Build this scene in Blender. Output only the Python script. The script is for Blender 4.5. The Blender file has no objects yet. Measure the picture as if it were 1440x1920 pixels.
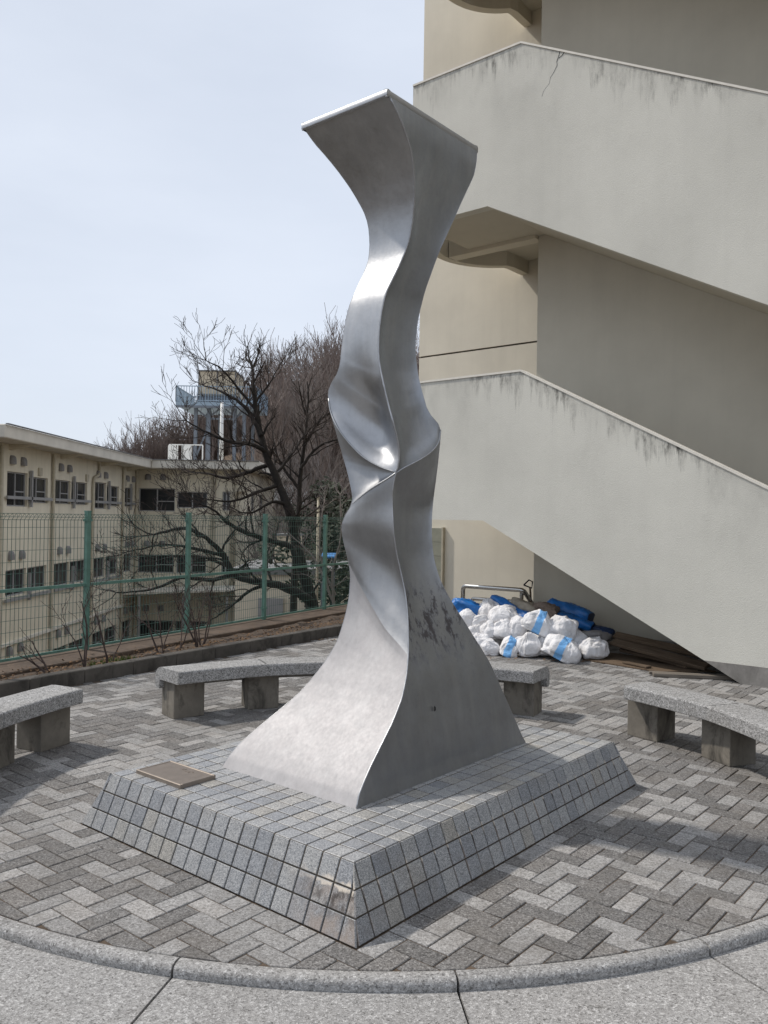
import bpy, bmesh, math, random
import numpy as np
from mathutils import Vector, Matrix, Quaternion
from mathutils import noise as mnoise

random.seed(7)
rng = np.random.default_rng(7)
scene = bpy.context.scene
COL = scene.collection

# ------------------------------------------------------------------ camera
cam_d = bpy.data.cameras.new('camera')
cam = bpy.data.objects.new('camera', cam_d)
COL.objects.link(cam)
cam_d.sensor_fit = 'VERTICAL'
cam_d.sensor_height = 36.0
cam_d.lens = 1561.0 / 1920.0 * 36.0
cam_d.clip_start = 0.05
cam_d.clip_end = 3000
cam.matrix_world = Matrix.Translation((0, 0, 1.687)) @ Matrix.Rotation(math.radians(90) + 0.006, 4, 'X') @ Matrix.Rotation(0.0155, 4, 'Z')
scene.camera = cam

# ------------------------------------------------------------------ world and sun
SUN_EL, SUN_AZ = math.radians(50), math.radians(-70)      # azimuth from +Y towards +X
TO_SUN = Vector((math.sin(SUN_AZ) * math.cos(SUN_EL), math.cos(SUN_AZ) * math.cos(SUN_EL), math.sin(SUN_EL)))
world = bpy.data.worlds.new('World')
scene.world = world
world.use_nodes = True
wn = world.node_tree
wn.nodes.clear()
w_out = wn.nodes.new('ShaderNodeOutputWorld')
w_bg = wn.nodes.new('ShaderNodeBackground')
w_sky = wn.nodes.new('ShaderNodeTexSky')
w_sky.sky_type = 'NISHITA'
w_sky.sun_disc = False
w_sky.sun_elevation = SUN_EL
w_sky.sun_rotation = -SUN_AZ
w_sky.altitude = 60
w_sky.air_density = 1.0
w_sky.dust_density = 2.0
w_sky.ozone_density = 1.5
w_tc = wn.nodes.new('ShaderNodeTexCoord')
w_map = wn.nodes.new('ShaderNodeMapping')
w_map.inputs['Scale'].default_value = (1.0, 1.0, 3.2)
w_no = wn.nodes.new('ShaderNodeTexNoise')
w_no.inputs['Scale'].default_value = 1.6
w_no.inputs['Detail'].default_value = 5.0
w_no.inputs['Roughness'].default_value = 0.55
w_rp = wn.nodes.new('ShaderNodeMapRange')
w_rp.inputs['From Min'].default_value = 0.32
w_rp.inputs['From Max'].default_value = 0.68
w_rp.inputs['To Min'].default_value = 0.70
w_rp.inputs['To Max'].default_value = 0.84
w_mx = wn.nodes.new('ShaderNodeMix')
w_mx.data_type = 'RGBA'
w_mx.inputs['B'].default_value = (8.7, 9.35, 10.5, 1)       # thin high cloud veil
wn.links.new(w_tc.outputs['Generated'], w_map.inputs['Vector'])
wn.links.new(w_map.outputs['Vector'], w_no.inputs['Vector'])
wn.links.new(w_no.outputs['Fac'], w_rp.inputs['Value'])
wn.links.new(w_rp.outputs['Result'], w_mx.inputs['Factor'])
wn.links.new(w_sky.outputs['Color'], w_mx.inputs['A'])
wn.links.new(w_mx.outputs['Result'], w_bg.inputs['Color'])
wn.links.new(w_bg.outputs['Background'], w_out.inputs['Surface'])
w_bg.inputs['Strength'].default_value = 0.1

sun_d = bpy.data.lights.new('sun', 'SUN')
sun_d.energy = 3.1
sun_d.angle = math.radians(2.4)
sun_d.color = (1.0, 0.94, 0.86)
sun = bpy.data.objects.new('sun', sun_d)
COL.objects.link(sun)
sun.rotation_euler = TO_SUN.to_track_quat('Z', 'Y').to_euler()
sun.location = (-20, 0, 30)

vs = scene.view_settings
vs.view_transform = 'Standard'
vs.look = 'None'
vs.exposure = 0.0
vs.gamma = 1.0
vs.use_curve_mapping = False
scene.cycles.max_bounces = 4
scene.cycles.diffuse_bounces = 3
scene.cycles.glossy_bounces = 3
scene.cycles.use_denoising = True

# ------------------------------------------------------------------ helpers
E1 = np.array([-0.77091, 0.63694, 0.0])     # pedestal's left-going side
E2 = np.array([0.63694, 0.77091, 0.0])      # pedestal's right-going side
UP = np.array([0.0, 0.0, 1.0])

def BP(w, n, z):
    """a point in the stair building's own axes: w along its front, n into it"""
    return (w * 0.77091 + n * 0.63694, -w * 0.63694 + n * 0.77091, z)

def tag(o, label=None, cat=None, group=None, kind=None):
    if label: o['label'] = label
    if cat: o['category'] = cat
    if group: o['group'] = group
    if kind: o['kind'] = kind
    return o

def link(o, parent=None):
    COL.objects.link(o)
    if parent is not None:
        o.parent = parent
    return o

def empty(name, loc=(0, 0, 0), parent=None):
    o = bpy.data.objects.new(name, None)
    o.empty_display_size = 0.1
    o.location = loc
    return link(o, parent)

def rel(o, parent):
    """parent that keeps world-space vertex coordinates (parents here are unrotated)"""
    o.parent = parent
    o.matrix_parent_inverse = Matrix.Translation(-Vector(parent.location))
    return o

class MB:
    def __init__(self):
        self.v = []; self.f = []; self.m = []; self.uv = None
    def add(self, verts, faces, mi=0):
        b = len(self.v)
        self.v.extend([tuple(map(float, q)) for q in verts])
        self.f.extend([tuple(b + i for i in f) for f in faces])
        self.m.extend([mi] * len(faces))
        return self
    def box(self, c, s, rz=0.0, M=None, mi=0):
        x, y, z = s[0] / 2, s[1] / 2, s[2] / 2
        P = [(-x, -y, -z), (x, -y, -z), (x, y, -z), (-x, y, -z), (-x, -y, z), (x, -y, z), (x, y, z), (-x, y, z)]
        if M is None:
            M = Matrix.Rotation(rz, 3, 'Z')
        P = [tuple((M @ Vector(q)) + Vector(c)) for q in P]
        return self.add(P, [(0, 3, 2, 1), (4, 5, 6, 7), (0, 1, 5, 4), (1, 2, 6, 5), (2, 3, 7, 6), (3, 0, 4, 7)], mi)
    def bar(self, a, b, wdt, hgt, up=(0, 0, 1)):
        a = Vector(a); b = Vector(b); d = (b - a); L = d.length; d.normalize()
        s = d.cross(Vector(up))
        if s.length < 1e-4: s = d.cross(Vector((1, 0, 0)))
        s.normalize(); u = s.cross(d)
        M = Matrix((d, s, u)).transposed()
        return self.box((a + b) / 2, (L, wdt, hgt), M=M)
    def prism(self, poly, nrm, thick, bev=0.0, mi=0):
        """poly: 3-D points of the OUTER face (counter-clockwise seen from nrm); body goes back by thick"""
        P = [Vector(q) for q in poly]; nrm = Vector(nrm).normalized(); k = len(P)
        c = sum(P, Vector()) / k
        if bev > 0:
            top = []
            for i in range(k):
                a, b_, d_ = P[i - 1], P[i], P[(i + 1) % k]
                e0 = (b_ - a).normalized(); e1 = (d_ - b_).normalized()
                n0 = nrm.cross(e0); n1 = nrm.cross(e1)
                den = 1 + n0.dot(n1)
                off = (n0 + n1) / max(den, 0.25)
                top.append(b_ + off * bev)
            mid = [q - nrm * bev for q in P]
            bot = [q - nrm * thick for q in P]
            V = top + mid + bot
            F = [tuple(range(k))]
            for i in range(k):
                j = (i + 1) % k
                F.append((k + i, k + j, j, i)); F.append((2 * k + i, 2 * k + j, k + j, k + i))
            return self.add(V, F, mi)
        bot = [q - nrm * thick for q in P]
        F = [tuple(range(k)), tuple(range(2 * k - 1, k - 1, -1))]
        for i in range(k):
            j = (i + 1) % k
            F.append((k + i, k + j, j, i))
        return self.add(P + bot, F, mi)
    def tube(self, pts, rad, sides=8, cap=True, mi=0):
        pts = [Vector(q) for q in pts]; n = len(pts)
        if not hasattr(rad, '__len__'): rad = [rad] * n
        V = []; F = []
        ref = None
        for i in range(n):
            d = (pts[min(i + 1, n - 1)] - pts[max(i - 1, 0)])
            if d.length < 1e-9: d = Vector((0, 0, 1))
            d.normalize()
            if ref is None:
                ref = d.orthogonal().normalized()
            ref = (ref - d * ref.dot(d))
            if ref.length < 1e-6: ref = d.orthogonal()
            ref.normalize()
            s = d.cross(ref)
            for k in range(sides):
                a = 2 * math.pi * k / sides
                V.append(pts[i] + (ref * math.cos(a) + s * math.sin(a)) * rad[i])
        for i in range(n - 1):
            for k in range(sides):
                k2 = (k + 1) % sides
                F.append((i * sides + k, i * sides + k2, (i + 1) * sides + k2, (i + 1) * sides + k))
        if cap:
            F.append(tuple(range(sides - 1, -1, -1)))
            F.append(tuple((n - 1) * sides + k for k in range(sides)))
        return self.add(V, F, mi)
    def grid(self, G, flip=False, mi=0):
        G = np.asarray(G); a, b = G.shape[:2]
        F = []
        for i in range(a - 1):
            for j in range(b - 1):
                q = (i * b + j, i * b + j + 1, (i + 1) * b + j + 1, (i + 1) * b + j)
                F.append(q[::-1] if flip else q)
        return self.add(G.reshape(-1, 3), F, mi)
    def mesh(self, name, mats, smooth=False):
        me = bpy.data.meshes.new(name)
        me.from_pydata(self.v, [], self.f)
        if not isinstance(mats, (list, tuple)): mats = [mats]
        for m in mats: me.materials.append(m)
        if len(mats) > 1:
            me.polygons.foreach_set('material_index', self.m)
        if smooth:
            me.polygons.foreach_set('use_smooth', [True] * len(me.polygons))
        me.update()
        return me
    def build(self, name, mats, parent=None, smooth=False, keep=True):
        o = bpy.data.objects.new(name, self.mesh(name, mats, smooth))
        COL.objects.link(o)
        if parent is not None:
            rel(o, parent) if keep else setattr(o, 'parent', parent)
        return o

def bevel(o, w=0.01, seg=2, angle=35):
    md = o.modifiers.new('bevel', 'BEVEL')
    md.width = w; md.segments = seg; md.limit_method = 'ANGLE'; md.angle_limit = math.radians(angle)
    return o

def clip_poly(poly, p0, n):
    """keep the part of a 2-D polygon where (p - p0).n <= 0"""
    out = []
    for i in range(len(poly)):
        a, b = poly[i], poly[(i + 1) % len(poly)]
        da = (a[0] - p0[0]) * n[0] + (a[1] - p0[1]) * n[1]
        db = (b[0] - p0[0]) * n[0] + (b[1] - p0[1]) * n[1]
        if da <= 0: out.append(a)
        if (da < 0 < db) or (db < 0 < da):
            t = da / (da - db)
            out.append((a[0] + (b[0] - a[0]) * t, a[1] + (b[1] - a[1]) * t))
    return out

def area2(poly):
    return 0.5 * sum(poly[i][0] * poly[(i + 1) % len(poly)][1] - poly[(i + 1) % len(poly)][0] * poly[i][1] for i in range(len(poly)))

# ------------------------------------------------------------------ materials
class NT:
    def __init__(self, name):
        self.m = bpy.data.materials.new(name)
        self.m.use_nodes = True
        self.t = self.m.node_tree
        self.b = self.t.nodes['Principled BSDF']
        self._geo = None
    def n(self, kind, **kw):
        nd = self.t.nodes.new('ShaderNode' + kind)
        for k, v in kw.items():
            if k.startswith('_'): setattr(nd, k[1:], v)
            else: nd.inputs[k.replace('__', ' ')].default_value = v
        return nd
    def l(self, a, b):
        self.t.links.new(a, b)
    def pos(self):
        if self._geo is None: self._geo = self.n('NewGeometry')
        return self._geo.outputs['Position']
    def mapping(self, src, scale=(1, 1, 1), rot=(0, 0, 0)):
        mp = self.n('Mapping'); mp.inputs['Scale'].default_value = scale; mp.inputs['Rotation'].default_value = rot
        self.l(src, mp.inputs['Vector']); return mp.outputs['Vector']
    def noise(self, scale, detail=3.0, rough=0.55, vec=None, dist=0.0):
        nd = self.n('TexNoise'); nd.inputs['Scale'].default_value = scale; nd.inputs['Detail'].default_value = detail
        nd.inputs['Roughness'].default_value = rough; nd.inputs['Distortion'].default_value = dist
        self.l(vec if vec is not None else self.pos(), nd.inputs['Vector']); return nd.outputs['Fac']
    def cells(self, scale, vec=None):
        nd = self.n('TexVoronoi'); nd.inputs['Scale'].default_value = scale
        self.l(vec if vec is not None else self.pos(), nd.inputs['Vector']); return nd
    def rng(self, src, a, b, c=0.0, d=1.0, smooth=False):
        nd = self.n('MapRange'); nd.clamp = True
        if smooth: nd.interpolation_type = 'SMOOTHSTEP'
        for k, v in zip(('From Min', 'From Max', 'To Min', 'To Max'), (a, b, c, d)): nd.inputs[k].default_value = v
        self.l(src, nd.inputs['Value']); return nd.outputs['Result']
    def math(self, op, a, b=None, clamp=False):
        nd = self.n('Math'); nd.operation = op; nd.use_clamp = clamp
        for i, s in enumerate((a, b)):
            if s is None: continue
            if isinstance(s, (int, float)): nd.inputs[i].default_value = s
            else: self.l(s, nd.inputs[i])
        return nd.outputs[0]
    def ramp(self, src, stops):
        nd = self.n('ValToRGB'); cr = nd.color_ramp
        while len(cr.elements) < len(stops): cr.elements.new(0.5)
        for e, (p_, c_) in zip(cr.elements, stops):
            e.position = p_; e.color = (*c_, 1)
        self.l(src, nd.inputs['Fac']); return nd.outputs['Color']
    def mix(self, f, a, b, mode='MIX'):
        nd = self.n('Mix'); nd.data_type = 'RGBA'; nd.blend_type = mode
        for s, k in ((f, 'Factor'), (a, 'A'), (b, 'B')):
            if isinstance(s, (int, float)): nd.inputs[k].default_value = s
            elif isinstance(s, tuple): nd.inputs[k].default_value = (*s, 1)
            else: self.l(s, nd.inputs[k])
        return nd.outputs['Result']
    def bump(self, h, strength=0.3, dist=0.01, prev=None):
        nd = self.n('Bump'); nd.inputs['Strength'].default_value = strength; nd.inputs['Distance'].default_value = dist
        self.l(h, nd.inputs['Height'])
        if prev is not None: self.l(prev, nd.inputs['Normal'])
        return nd.outputs['Normal']
    def rand(self):
        """one number per object and per loose piece"""
        oi = self.n('ObjectInfo'); ge = self.n('NewGeometry')
        return self.math('FRACT', self.math('ADD', oi.outputs['Random'], ge.outputs['Random Per Island']))
    def sep(self):
        s = self.n('SeparateXYZ'); self.l(self.pos(), s.inputs[0]); return s
    def out(self, col=None, rough=None, normal=None, metal=None, spec=None):
        B = self.b
        for s, k in ((col, 'Base Color'), (rough, 'Roughness'), (normal, 'Normal'), (metal, 'Metallic'), (spec, 'Specular IOR Level')):
            if s is None: continue
            if isinstance(s, tuple): B.inputs[k].default_value = (*s, 1)
            elif isinstance(s, (int, float)): B.inputs[k].default_value = s
            else: self.l(s, B.inputs[k])
        return self.m

M = {}
def plain(name, col, rough=0.7, var=0.12, scale=6.0, metal=0.0, bump=0.0, bscale=80.0, spec=0.3):
    t = NT(name)
    f = t.noise(scale, 4)
    c = t.mix(t.rng(f, 0.3, 0.7), tuple(x * (1 - var) for x in col), tuple(min(1, x * (1 + var)) for x in col))
    nrm = t.bump(t.noise(bscale, 3), bump, 0.004) if bump else None
    M[name] = t.out(c, rough, nrm, metal, spec)
    return M[name]

def aggregate(name, stops, grain=210.0, tint=0.17, dirt=(0.135, 0.118, 0.10), dirt_amt=0.42, bump=0.5, warm=None):
    """washed stone chips in mortar: one grey per chip, blotchy dirt over it"""
    t = NT(name)
    c1 = t.cells(grain); c2 = t.cells(grain * 0.52)
    s1 = t.n('SeparateColor'); t.l(c1.outputs['Color'], s1.inputs[0])
    s2 = t.n('SeparateColor'); t.l(c2.outputs['Color'], s2.inputs[0])
    v = t.math('ADD', t.math('MULTIPLY', s1.outputs[0], 0.6), t.math('MULTIPLY', s2.outputs[0], 0.4))
    c = t.ramp(v, stops)
    r = t.rand()
    c = t.mix(1.0, c, t.ramp(r, [(0.0, (1 - tint,) * 3), (0.5, (1.0, 1.0, 1.0)), (1.0, (1 + tint * 0.6, 1 + tint * 0.5, 1 + tint * 0.4))]), 'MULTIPLY')
    d = t.rng(t.noise(1.7, 5, 0.6), 0.45, 0.75)
    d2 = t.rng(t.noise(9.0, 4, 0.65), 0.5, 0.8)
    dd = t.math('MULTIPLY', t.math('ADD', d, d2, True), dirt_amt)
    c = t.mix(dd, c, dirt)
    nrm = t.bump(c1.outputs['Distance'], bump, 0.003)
    M[name] = t.out(c, 0.85, nrm, spec=0.25)
    return M[name]

aggregate('paver_light', [(0.0, (0.125, 0.12, 0.115)), (0.35, (0.25, 0.243, 0.235)), (0.75, (0.365, 0.356, 0.345)), (1.0, (0.50, 0.49, 0.475))])
aggregate('paver_dark', [(0.0, (0.058, 0.055, 0.053)), (0.4, (0.142, 0.136, 0.130)), (0.8, (0.25, 0.241, 0.232)), (1.0, (0.40, 0.388, 0.375))])
aggregate('concrete_aggregate', [(0.0, (0.09, 0.087, 0.083)), (0.3, (0.25, 0.243, 0.235)), (0.7, (0.355, 0.347, 0.336)), (1.0, (0.58, 0.57, 0.555))], grain=190, dirt_amt=0.15, tint=0.05, bump=0.7)
aggregate('bench_granite', [(0.0, (0.06, 0.06, 0.06)), (0.35, (0.24, 0.235, 0.23)), (0.7, (0.40, 0.395, 0.385)), (1.0, (0.58, 0.57, 0.56))], grain=190, dirt_amt=0.22, tint=0.06)

def granite_tile():
    t = NT('granite_tile')
    c1 = t.cells(330); c2 = t.noise(150, 4, 0.7)
    s1 = t.n('SeparateColor'); t.l(c1.outputs['Color'], s1.inputs[0])
    v = t.math('ADD', t.math('MULTIPLY', s1.outputs[0], 0.5), t.math('MULTIPLY', c2, 0.5))
    c = t.ramp(v, [(0.12, (0.055, 0.058, 0.063)), (0.36, (0.195, 0.20, 0.208)), (0.6, (0.33, 0.332, 0.332)), (0.9, (0.58, 0.578, 0.565))])
    r = t.rand()
    c = t.mix(1.0, c, t.ramp(r, [(0.0, (0.74, 0.76, 0.80)), (0.5, (1, 1, 1)), (0.8, (1.08, 1.07, 1.05)), (1.0, (1.04, 0.98, 0.88))]), 'MULTIPLY')
    # mud and rust wash
    d = t.rng(t.noise(2.3, 5, 0.62), 0.5, 0.78)
    c = t.mix(t.math('MULTIPLY', d, 0.5), c, (0.185, 0.15, 0.105))
    d3 = t.rng(t.noise(14, 5, 0.7), 0.52, 0.72)
    c = t.mix(t.math('MULTIPLY', d3, 0.22), c, (0.10, 0.085, 0.065))
    # lime scale and black algae at the front corner of the left slope
    ge = t.n('NewGeometry')
    dn = t.n('VectorMath'); dn.operation = 'DOT_PRODUCT'; t.l(ge.outputs['True Normal'], dn.inputs[0]); dn.inputs[1].default_value = (-0.63694, -0.77091, 0)
    du = t.n('VectorMath'); du.operation = 'DOT_PRODUCT'; t.l(t.pos(), du.inputs[0]); du.inputs[1].default_value = (-0.77091, 0.63694, 0)
    u = t.math('SUBTRACT', du.outputs['Value'], 2.2562 - 0.118)
    u = t.math('ADD', u, t.math('MULTIPLY', t.math('SUBTRACT', t.noise(7, 4), 0.5), 0.22))
    zone = t.math('MULTIPLY', t.rng(dn.outputs['Value'], 0.6, 0.7), t.rng(u, 0.52, 0.12, smooth=True))
    z = t.sep().outputs['Z']
    wob = t.math('ADD', z, t.math('MULTIPLY', t.math('SUBTRACT', t.noise(20, 5, 0.65), 0.5), 0.09))
    lime = t.math('MULTIPLY', t.math('MULTIPLY', t.rng(wob, 0.160, 0.170), t.rng(wob, 0.200, 0.182)), t.math('MULTIPLY', zone, 0.85))
    blk = t.math('MULTIPLY', t.rng(wob, 0.176, 0.166), t.rng(t.noise(1.0, 5, 0.7, t.mapping(t.pos(), (24, 24, 10))), 0.42, 0.58))
    blk = t.math('MULTIPLY', t.math('MULTIPLY', blk, t.rng(wob, 0.05, 0.11)), t.math('MULTIPLY', zone, 0.9))
    brown = t.math('MULTIPLY', t.math('MULTIPLY', t.rng(wob, 0.19, 0.16), t.rng(t.noise(9, 4), 0.38, 0.6)), t.math('MULTIPLY', zone, 0.6))
    c = t.mix(brown, c, (0.30, 0.225, 0.17))
    c = t.mix(blk, c, (0.045, 0.033, 0.026))
    c = t.mix(lime, c, (0.66, 0.58, 0.48))
    nrm = t.bump(t.noise(240, 3), 0.25, 0.002)
    M['granite_tile'] = t.out(c, 0.46, nrm, spec=0.55)
granite_tile()

def concrete(name, col, stain=0.75, rough=0.88):
    t = NT(name)
    n1 = t.noise(3.5, 6, 0.62); n2 = t.noise(22, 5, 0.65)
    c = t.mix(t.rng(n1, 0.3, 0.7), tuple(x * 0.72 for x in col), tuple(x * 1.2 for x in col))
    c = t.mix(t.math('MULTIPLY', t.rng(n2, 0.35, 0.7), 0.35), c, tuple(x * 0.6 for x in col))
    st = t.rng(t.noise(5.0, 5, 0.7, t.mapping(t.pos(), (1, 1, 0.5)), 0.6), 0.5, 0.68)
    c = t.mix(t.math('MULTIPLY', st, stain), c, (0.035, 0.032, 0.028))
    M[name] = t.out(c, rough, t.bump(n2, 0.35, 0.006), spec=0.25)
concrete('leg_concrete', (0.21, 0.19, 0.16), 0.85)
concrete('kerb_concrete', (0.105, 0.095, 0.083), 0.85)
concrete('plinth_concrete', (0.27, 0.255, 0.235), 0.25)
concrete('grout', (0.10, 0.082, 0.062), 0.4)
concrete('ledge_concrete', (0.125, 0.092, 0.068), 0.55)

def stucco(name, col, bump=0.55, stain=0.0, cap=False, streak=0.25):
    t = NT(name)
    g = t.noise(95, 4, 0.6)
    n1 = t.noise(0.9, 5, 0.6)
    c = t.mix(t.rng(n1, 0.3, 0.7), tuple(x * 0.92 for x in col), tuple(x * 1.06 for x in col))
    sv = t.mapping(t.pos(), (5.5, 5.5, 0.35))
    sk = t.noise(1.0, 5, 0.65, sv)
    c = t.mix(t.math('MULTIPLY', t.rng(sk, 0.46, 0.75), streak), c, tuple(x * 0.55 for x in col))
    if stain:
        uv = t.n('UVMap'); uv.uv_map = 'edge'
        su = t.n('SeparateXYZ'); t.l(uv.outputs['UV'], su.inputs[0])
        v = su.outputs['Y']
        reach = t.math('ADD', 0.03, t.math('MULTIPLY', t.rng(t.noise(1.0, 5, 0.7, t.mapping(t.pos(), (7.0, 7.0, 0.6))), 0.38, 0.75), 0.8))
        fall = t.math('SUBTRACT', 1.0, t.math('DIVIDE', v, reach), True)
        spk = t.rng(t.noise(16, 6, 0.75, t.mapping(t.pos(), (1, 1, 0.35))), 0.44, 0.66)
        patch = t.rng(t.noise(0.9, 4, 0.6), 0.40, 0.62)
        f = t.math('MULTIPLY', t.math('MULTIPLY', fall, t.math('ADD', 0.25, spk)), t.math('ADD', 0.04, t.math('MULTIPLY', patch, 1.15)))
        c = t.mix(t.math('MULTIPLY', f, stain, True), c, (0.075, 0.07, 0.062))
        big = t.math('MULTIPLY', t.rng(t.noise(1.1, 4, 0.6, t.mapping(t.pos(), (1.6, 1.6, 0.8))), 0.55, 0.75), t.rng(v, 1.1, 0.25))
        c = t.mix(t.math('MULTIPLY', big, 0.30 * stain, True), c, (0.13, 0.125, 0.115))
    M[name] = t.out(c, 0.9, t.bump(g, bump, 0.0042), spec=0.2)
stucco('stucco_grey', (0.655, 0.635, 0.565), 0.8, 0.78, streak=0.07)
stucco('stucco_cream', (0.69, 0.64, 0.535), 0.35, streak=0.10)
stucco('stucco_spine', (0.58, 0.54, 0.45), 0.3, streak=0.08)
plain('cap_highlight', (0.74, 0.70, 0.62), 0.7, 0.06, 14)  # pale tone carries the highlight of the parapet tops
stucco('school_wall', (0.66, 0.61, 0.49), 0.2, streak=0.3)
plain('school_fascia', (0.60, 0.57, 0.50), 0.8, 0.1, 1.5)
plain('window_frame_grey', (0.34, 0.34, 0.34), 0.45, 0.08, 3, metal=0.3)
plain('pipe_cream', (0.44, 0.40, 0.31), 0.6, 0.1)
plain('vent_grey', (0.20, 0.195, 0.19), 0.55, 0.15, 9)
plain('roof_grey', (0.20, 0.20, 0.20), 0.8, 0.1)
plain('tank_cream', (0.52, 0.45, 0.34), 0.6, 0.15, 3)
plain('steel_blue', (0.28, 0.36, 0.44), 0.5, 0.15, 3)
plain('steel_slate', (0.15, 0.17, 0.20), 0.5, 0.15, 3)
plain('white_paint', (0.72, 0.72, 0.70), 0.5, 0.06, 3)
plain('fence_green', (0.11, 0.215, 0.175), 0.45, 0.18, 10)
plain('wire_green', (0.07, 0.13, 0.105), 0.5, 0.15, 10)
plain('soil', (0.085, 0.062, 0.045), 0.95, 0.35, 14, bump=0.8, bscale=60)
plain('moss', (0.10, 0.14, 0.03), 0.95, 0.3, 30, bump=0.8)
plain('tarp_blue', (0.012, 0.13, 0.40), 0.4, 0.25, 9, bump=0.3, bscale=40, spec=0.5)
plain('tarp_navy', (0.012, 0.035, 0.10), 0.45, 0.3, 9, bump=0.3, bscale=40, spec=0.5)
plain('sack_tan', (0.34, 0.30, 0.24), 0.9, 0.2, 12, bump=0.4)
plain('sack_brown', (0.20, 0.155, 0.125), 0.95, 0.3, 25, bump=0.5)
plain('sack_grey', (0.24, 0.23, 0.225), 0.9, 0.2, 12, bump=0.4)
plain('black_plastic', (0.02, 0.02, 0.022), 0.4, 0.1)
plain('panel_olive', (0.27, 0.27, 0.215), 0.7, 0.12, 5)
plain('blue_sheet', (0.06, 0.22, 0.50), 0.5, 0.1)
plain('dark_void', (0.03, 0.03, 0.03), 0.9, 0.1)
plain('curtain_pale', (0.35, 0.35, 0.33), 0.9, 0.1)
plain('evergreen', (0.018, 0.026, 0.012), 0.7, 0.5, 3)
plain('leaf_litter', (0.16, 0.095, 0.05), 0.9, 0.4, 30)
plain('shrub_bark', (0.075, 0.055, 0.048), 0.9, 0.3, 20)
plain('tree_bark', (0.022, 0.019, 0.017), 0.92, 0.35, 12, bump=0.6, bscale=40)
plain('twig_bark', (0.045, 0.036, 0.032), 0.92, 0.3, 12)
plain('wood_twigs', (0.20, 0.16, 0.14), 0.95, 0.3, 0.3)
plain('grey_twigs', (0.19, 0.165, 0.15), 0.95, 0.3, 0.3)
plain('glass_dark', (0.022, 0.024, 0.026), 0.12, 0.2, 1.0, spec=0.5)

def terrain_mat():
    t = NT('ground_soil')
    n1 = t.noise(0.25, 6, 0.65); n2 = t.noise(4.0, 5, 0.6)
    c = t.ramp(t.math('ADD', t.math('MULTIPLY', n1, 0.6), t.math('MULTIPLY', n2, 0.4)),
               [(0.3, (0.055, 0.042, 0.032)), (0.5, (0.11, 0.08, 0.058)), (0.7, (0.16, 0.125, 0.09))])
    M['ground_soil'] = t.out(c, 0.95, t.bump(n2, 0.6, 0.05), spec=0.15)
terrain_mat()

def wood_mat(name, a, b):
    t = NT(name)
    oi = t.n('ObjectInfo')
    tc = t.n('TexCoord')
    g = t.noise(1.0, 5, 0.6, t.mapping(tc.outputs['Object'], (3.0, 60.0, 60.0)))
    c = t.mix(t.rng(g, 0.3, 0.7), a, b)
    c = t.mix(1.0, c, t.ramp(oi.outputs['Random'], [(0, (0.75, 0.75, 0.75)), (1, (1.15, 1.12, 1.08))]), 'MULTIPLY')
    M[name] = t.out(c, 0.85, t.bump(g, 0.3, 0.003), spec=0.2)
wood_mat('old_wood', (0.075, 0.052, 0.036), (0.20, 0.15, 0.105))
wood_mat('grey_wood', (0.10, 0.088, 0.075), (0.22, 0.195, 0.165))

def metal(name, stain=False, base=0.34, matte=0.0, rough0=0.36, tone=(1, 1, 1)):
    t = NT(name)
    brush = t.noise(1.0, 4, 0.6, t.mapping(t.pos(), (55, 55, 9)))
    blot = t.noise(3.2, 5, 0.6)
    fine = t.noise(38, 4, 0.65)
    c = t.mix(t.rng(blot, 0.3, 0.72), (base * 0.89, base * 0.905, base * 0.935), (base * 1.04, base * 1.05, base * 1.07))
    c = t.mix(t.math('MULTIPLY', t.rng(fine, 0.52, 0.75), 0.22), c, (base * 0.62, base * 0.62, base * 0.63))
    if tone != (1, 1, 1): c = t.mix(1.0, c, tone, 'MULTIPLY')
    # scratches, handling marks and dull patches
    mott = t.noise(9.0, 6, 0.7)
    c = t.mix(t.math('MULTIPLY', t.rng(mott, 0.40, 0.66), 0.28), c, (base * 0.70, base * 0.70, base * 0.71))
    streak = t.noise(1.0, 4, 0.6, t.mapping(t.pos(), (14, 14, 1.1)))
    c = t.mix(t.math('MULTIPLY', t.rng(streak, 0.45, 0.7), 0.22), c, (min(1, base * 1.35),) * 3)
    r = t.math('ADD', rough0, t.math('ADD', t.math('MULTIPLY', t.rng(blot, 0.3, 0.7), 0.08), t.math('MULTIPLY', t.rng(brush, 0.3, 0.7), 0.07)))
    met = 1.0 - 0.35 * matte
    if matte: r = t.math('ADD', r, 0.24 * matte)
    if stain:
        z = t.sep().outputs['Z']
        zone = t.math('MULTIPLY', t.rng(z, 0.80, 1.02, smooth=True), t.rng(z, 1.36, 1.20, smooth=True))
        sm = t.noise(1.0, 6, 0.72, t.mapping(t.pos(), (13, 13, 6.5)))
        mk = t.math('MULTIPLY', t.rng(sm, 0.49, 0.57), zone)
        zl = t.math('MULTIPLY', t.rng(z, 0.62, 0.9), t.rng(z, 1.25, 1.0))
        specks = t.math('MULTIPLY', t.rng(t.noise(30, 5, 0.75), 0.56, 0.72), zl)
        mk = t.math('ADD', t.math('MULTIPLY', mk, 0.95), t.math('MULTIPLY', specks, 0.45), True)
        c = t.mix(mk, c, (0.07, 0.06, 0.058))
        r = t.math('ADD', r, t.math('MULTIPLY', mk, 0.3), True)
        met = t.math('SUBTRACT', 1.0, t.math('MULTIPLY', mk, 0.6))
    nrm = t.bump(brush, 0.035, 0.004)
    nrm = t.bump(blot, 0.16, 0.02, nrm)
    M[name] = t.out(c, r, nrm, met)
metal('aluminium', False, 0.42, 0.0, 0.33)
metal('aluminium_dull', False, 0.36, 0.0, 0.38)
metal('aluminium_stained', True, 0.375, 0.0, 0.37, (0.96, 0.99, 1.03))
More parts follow.
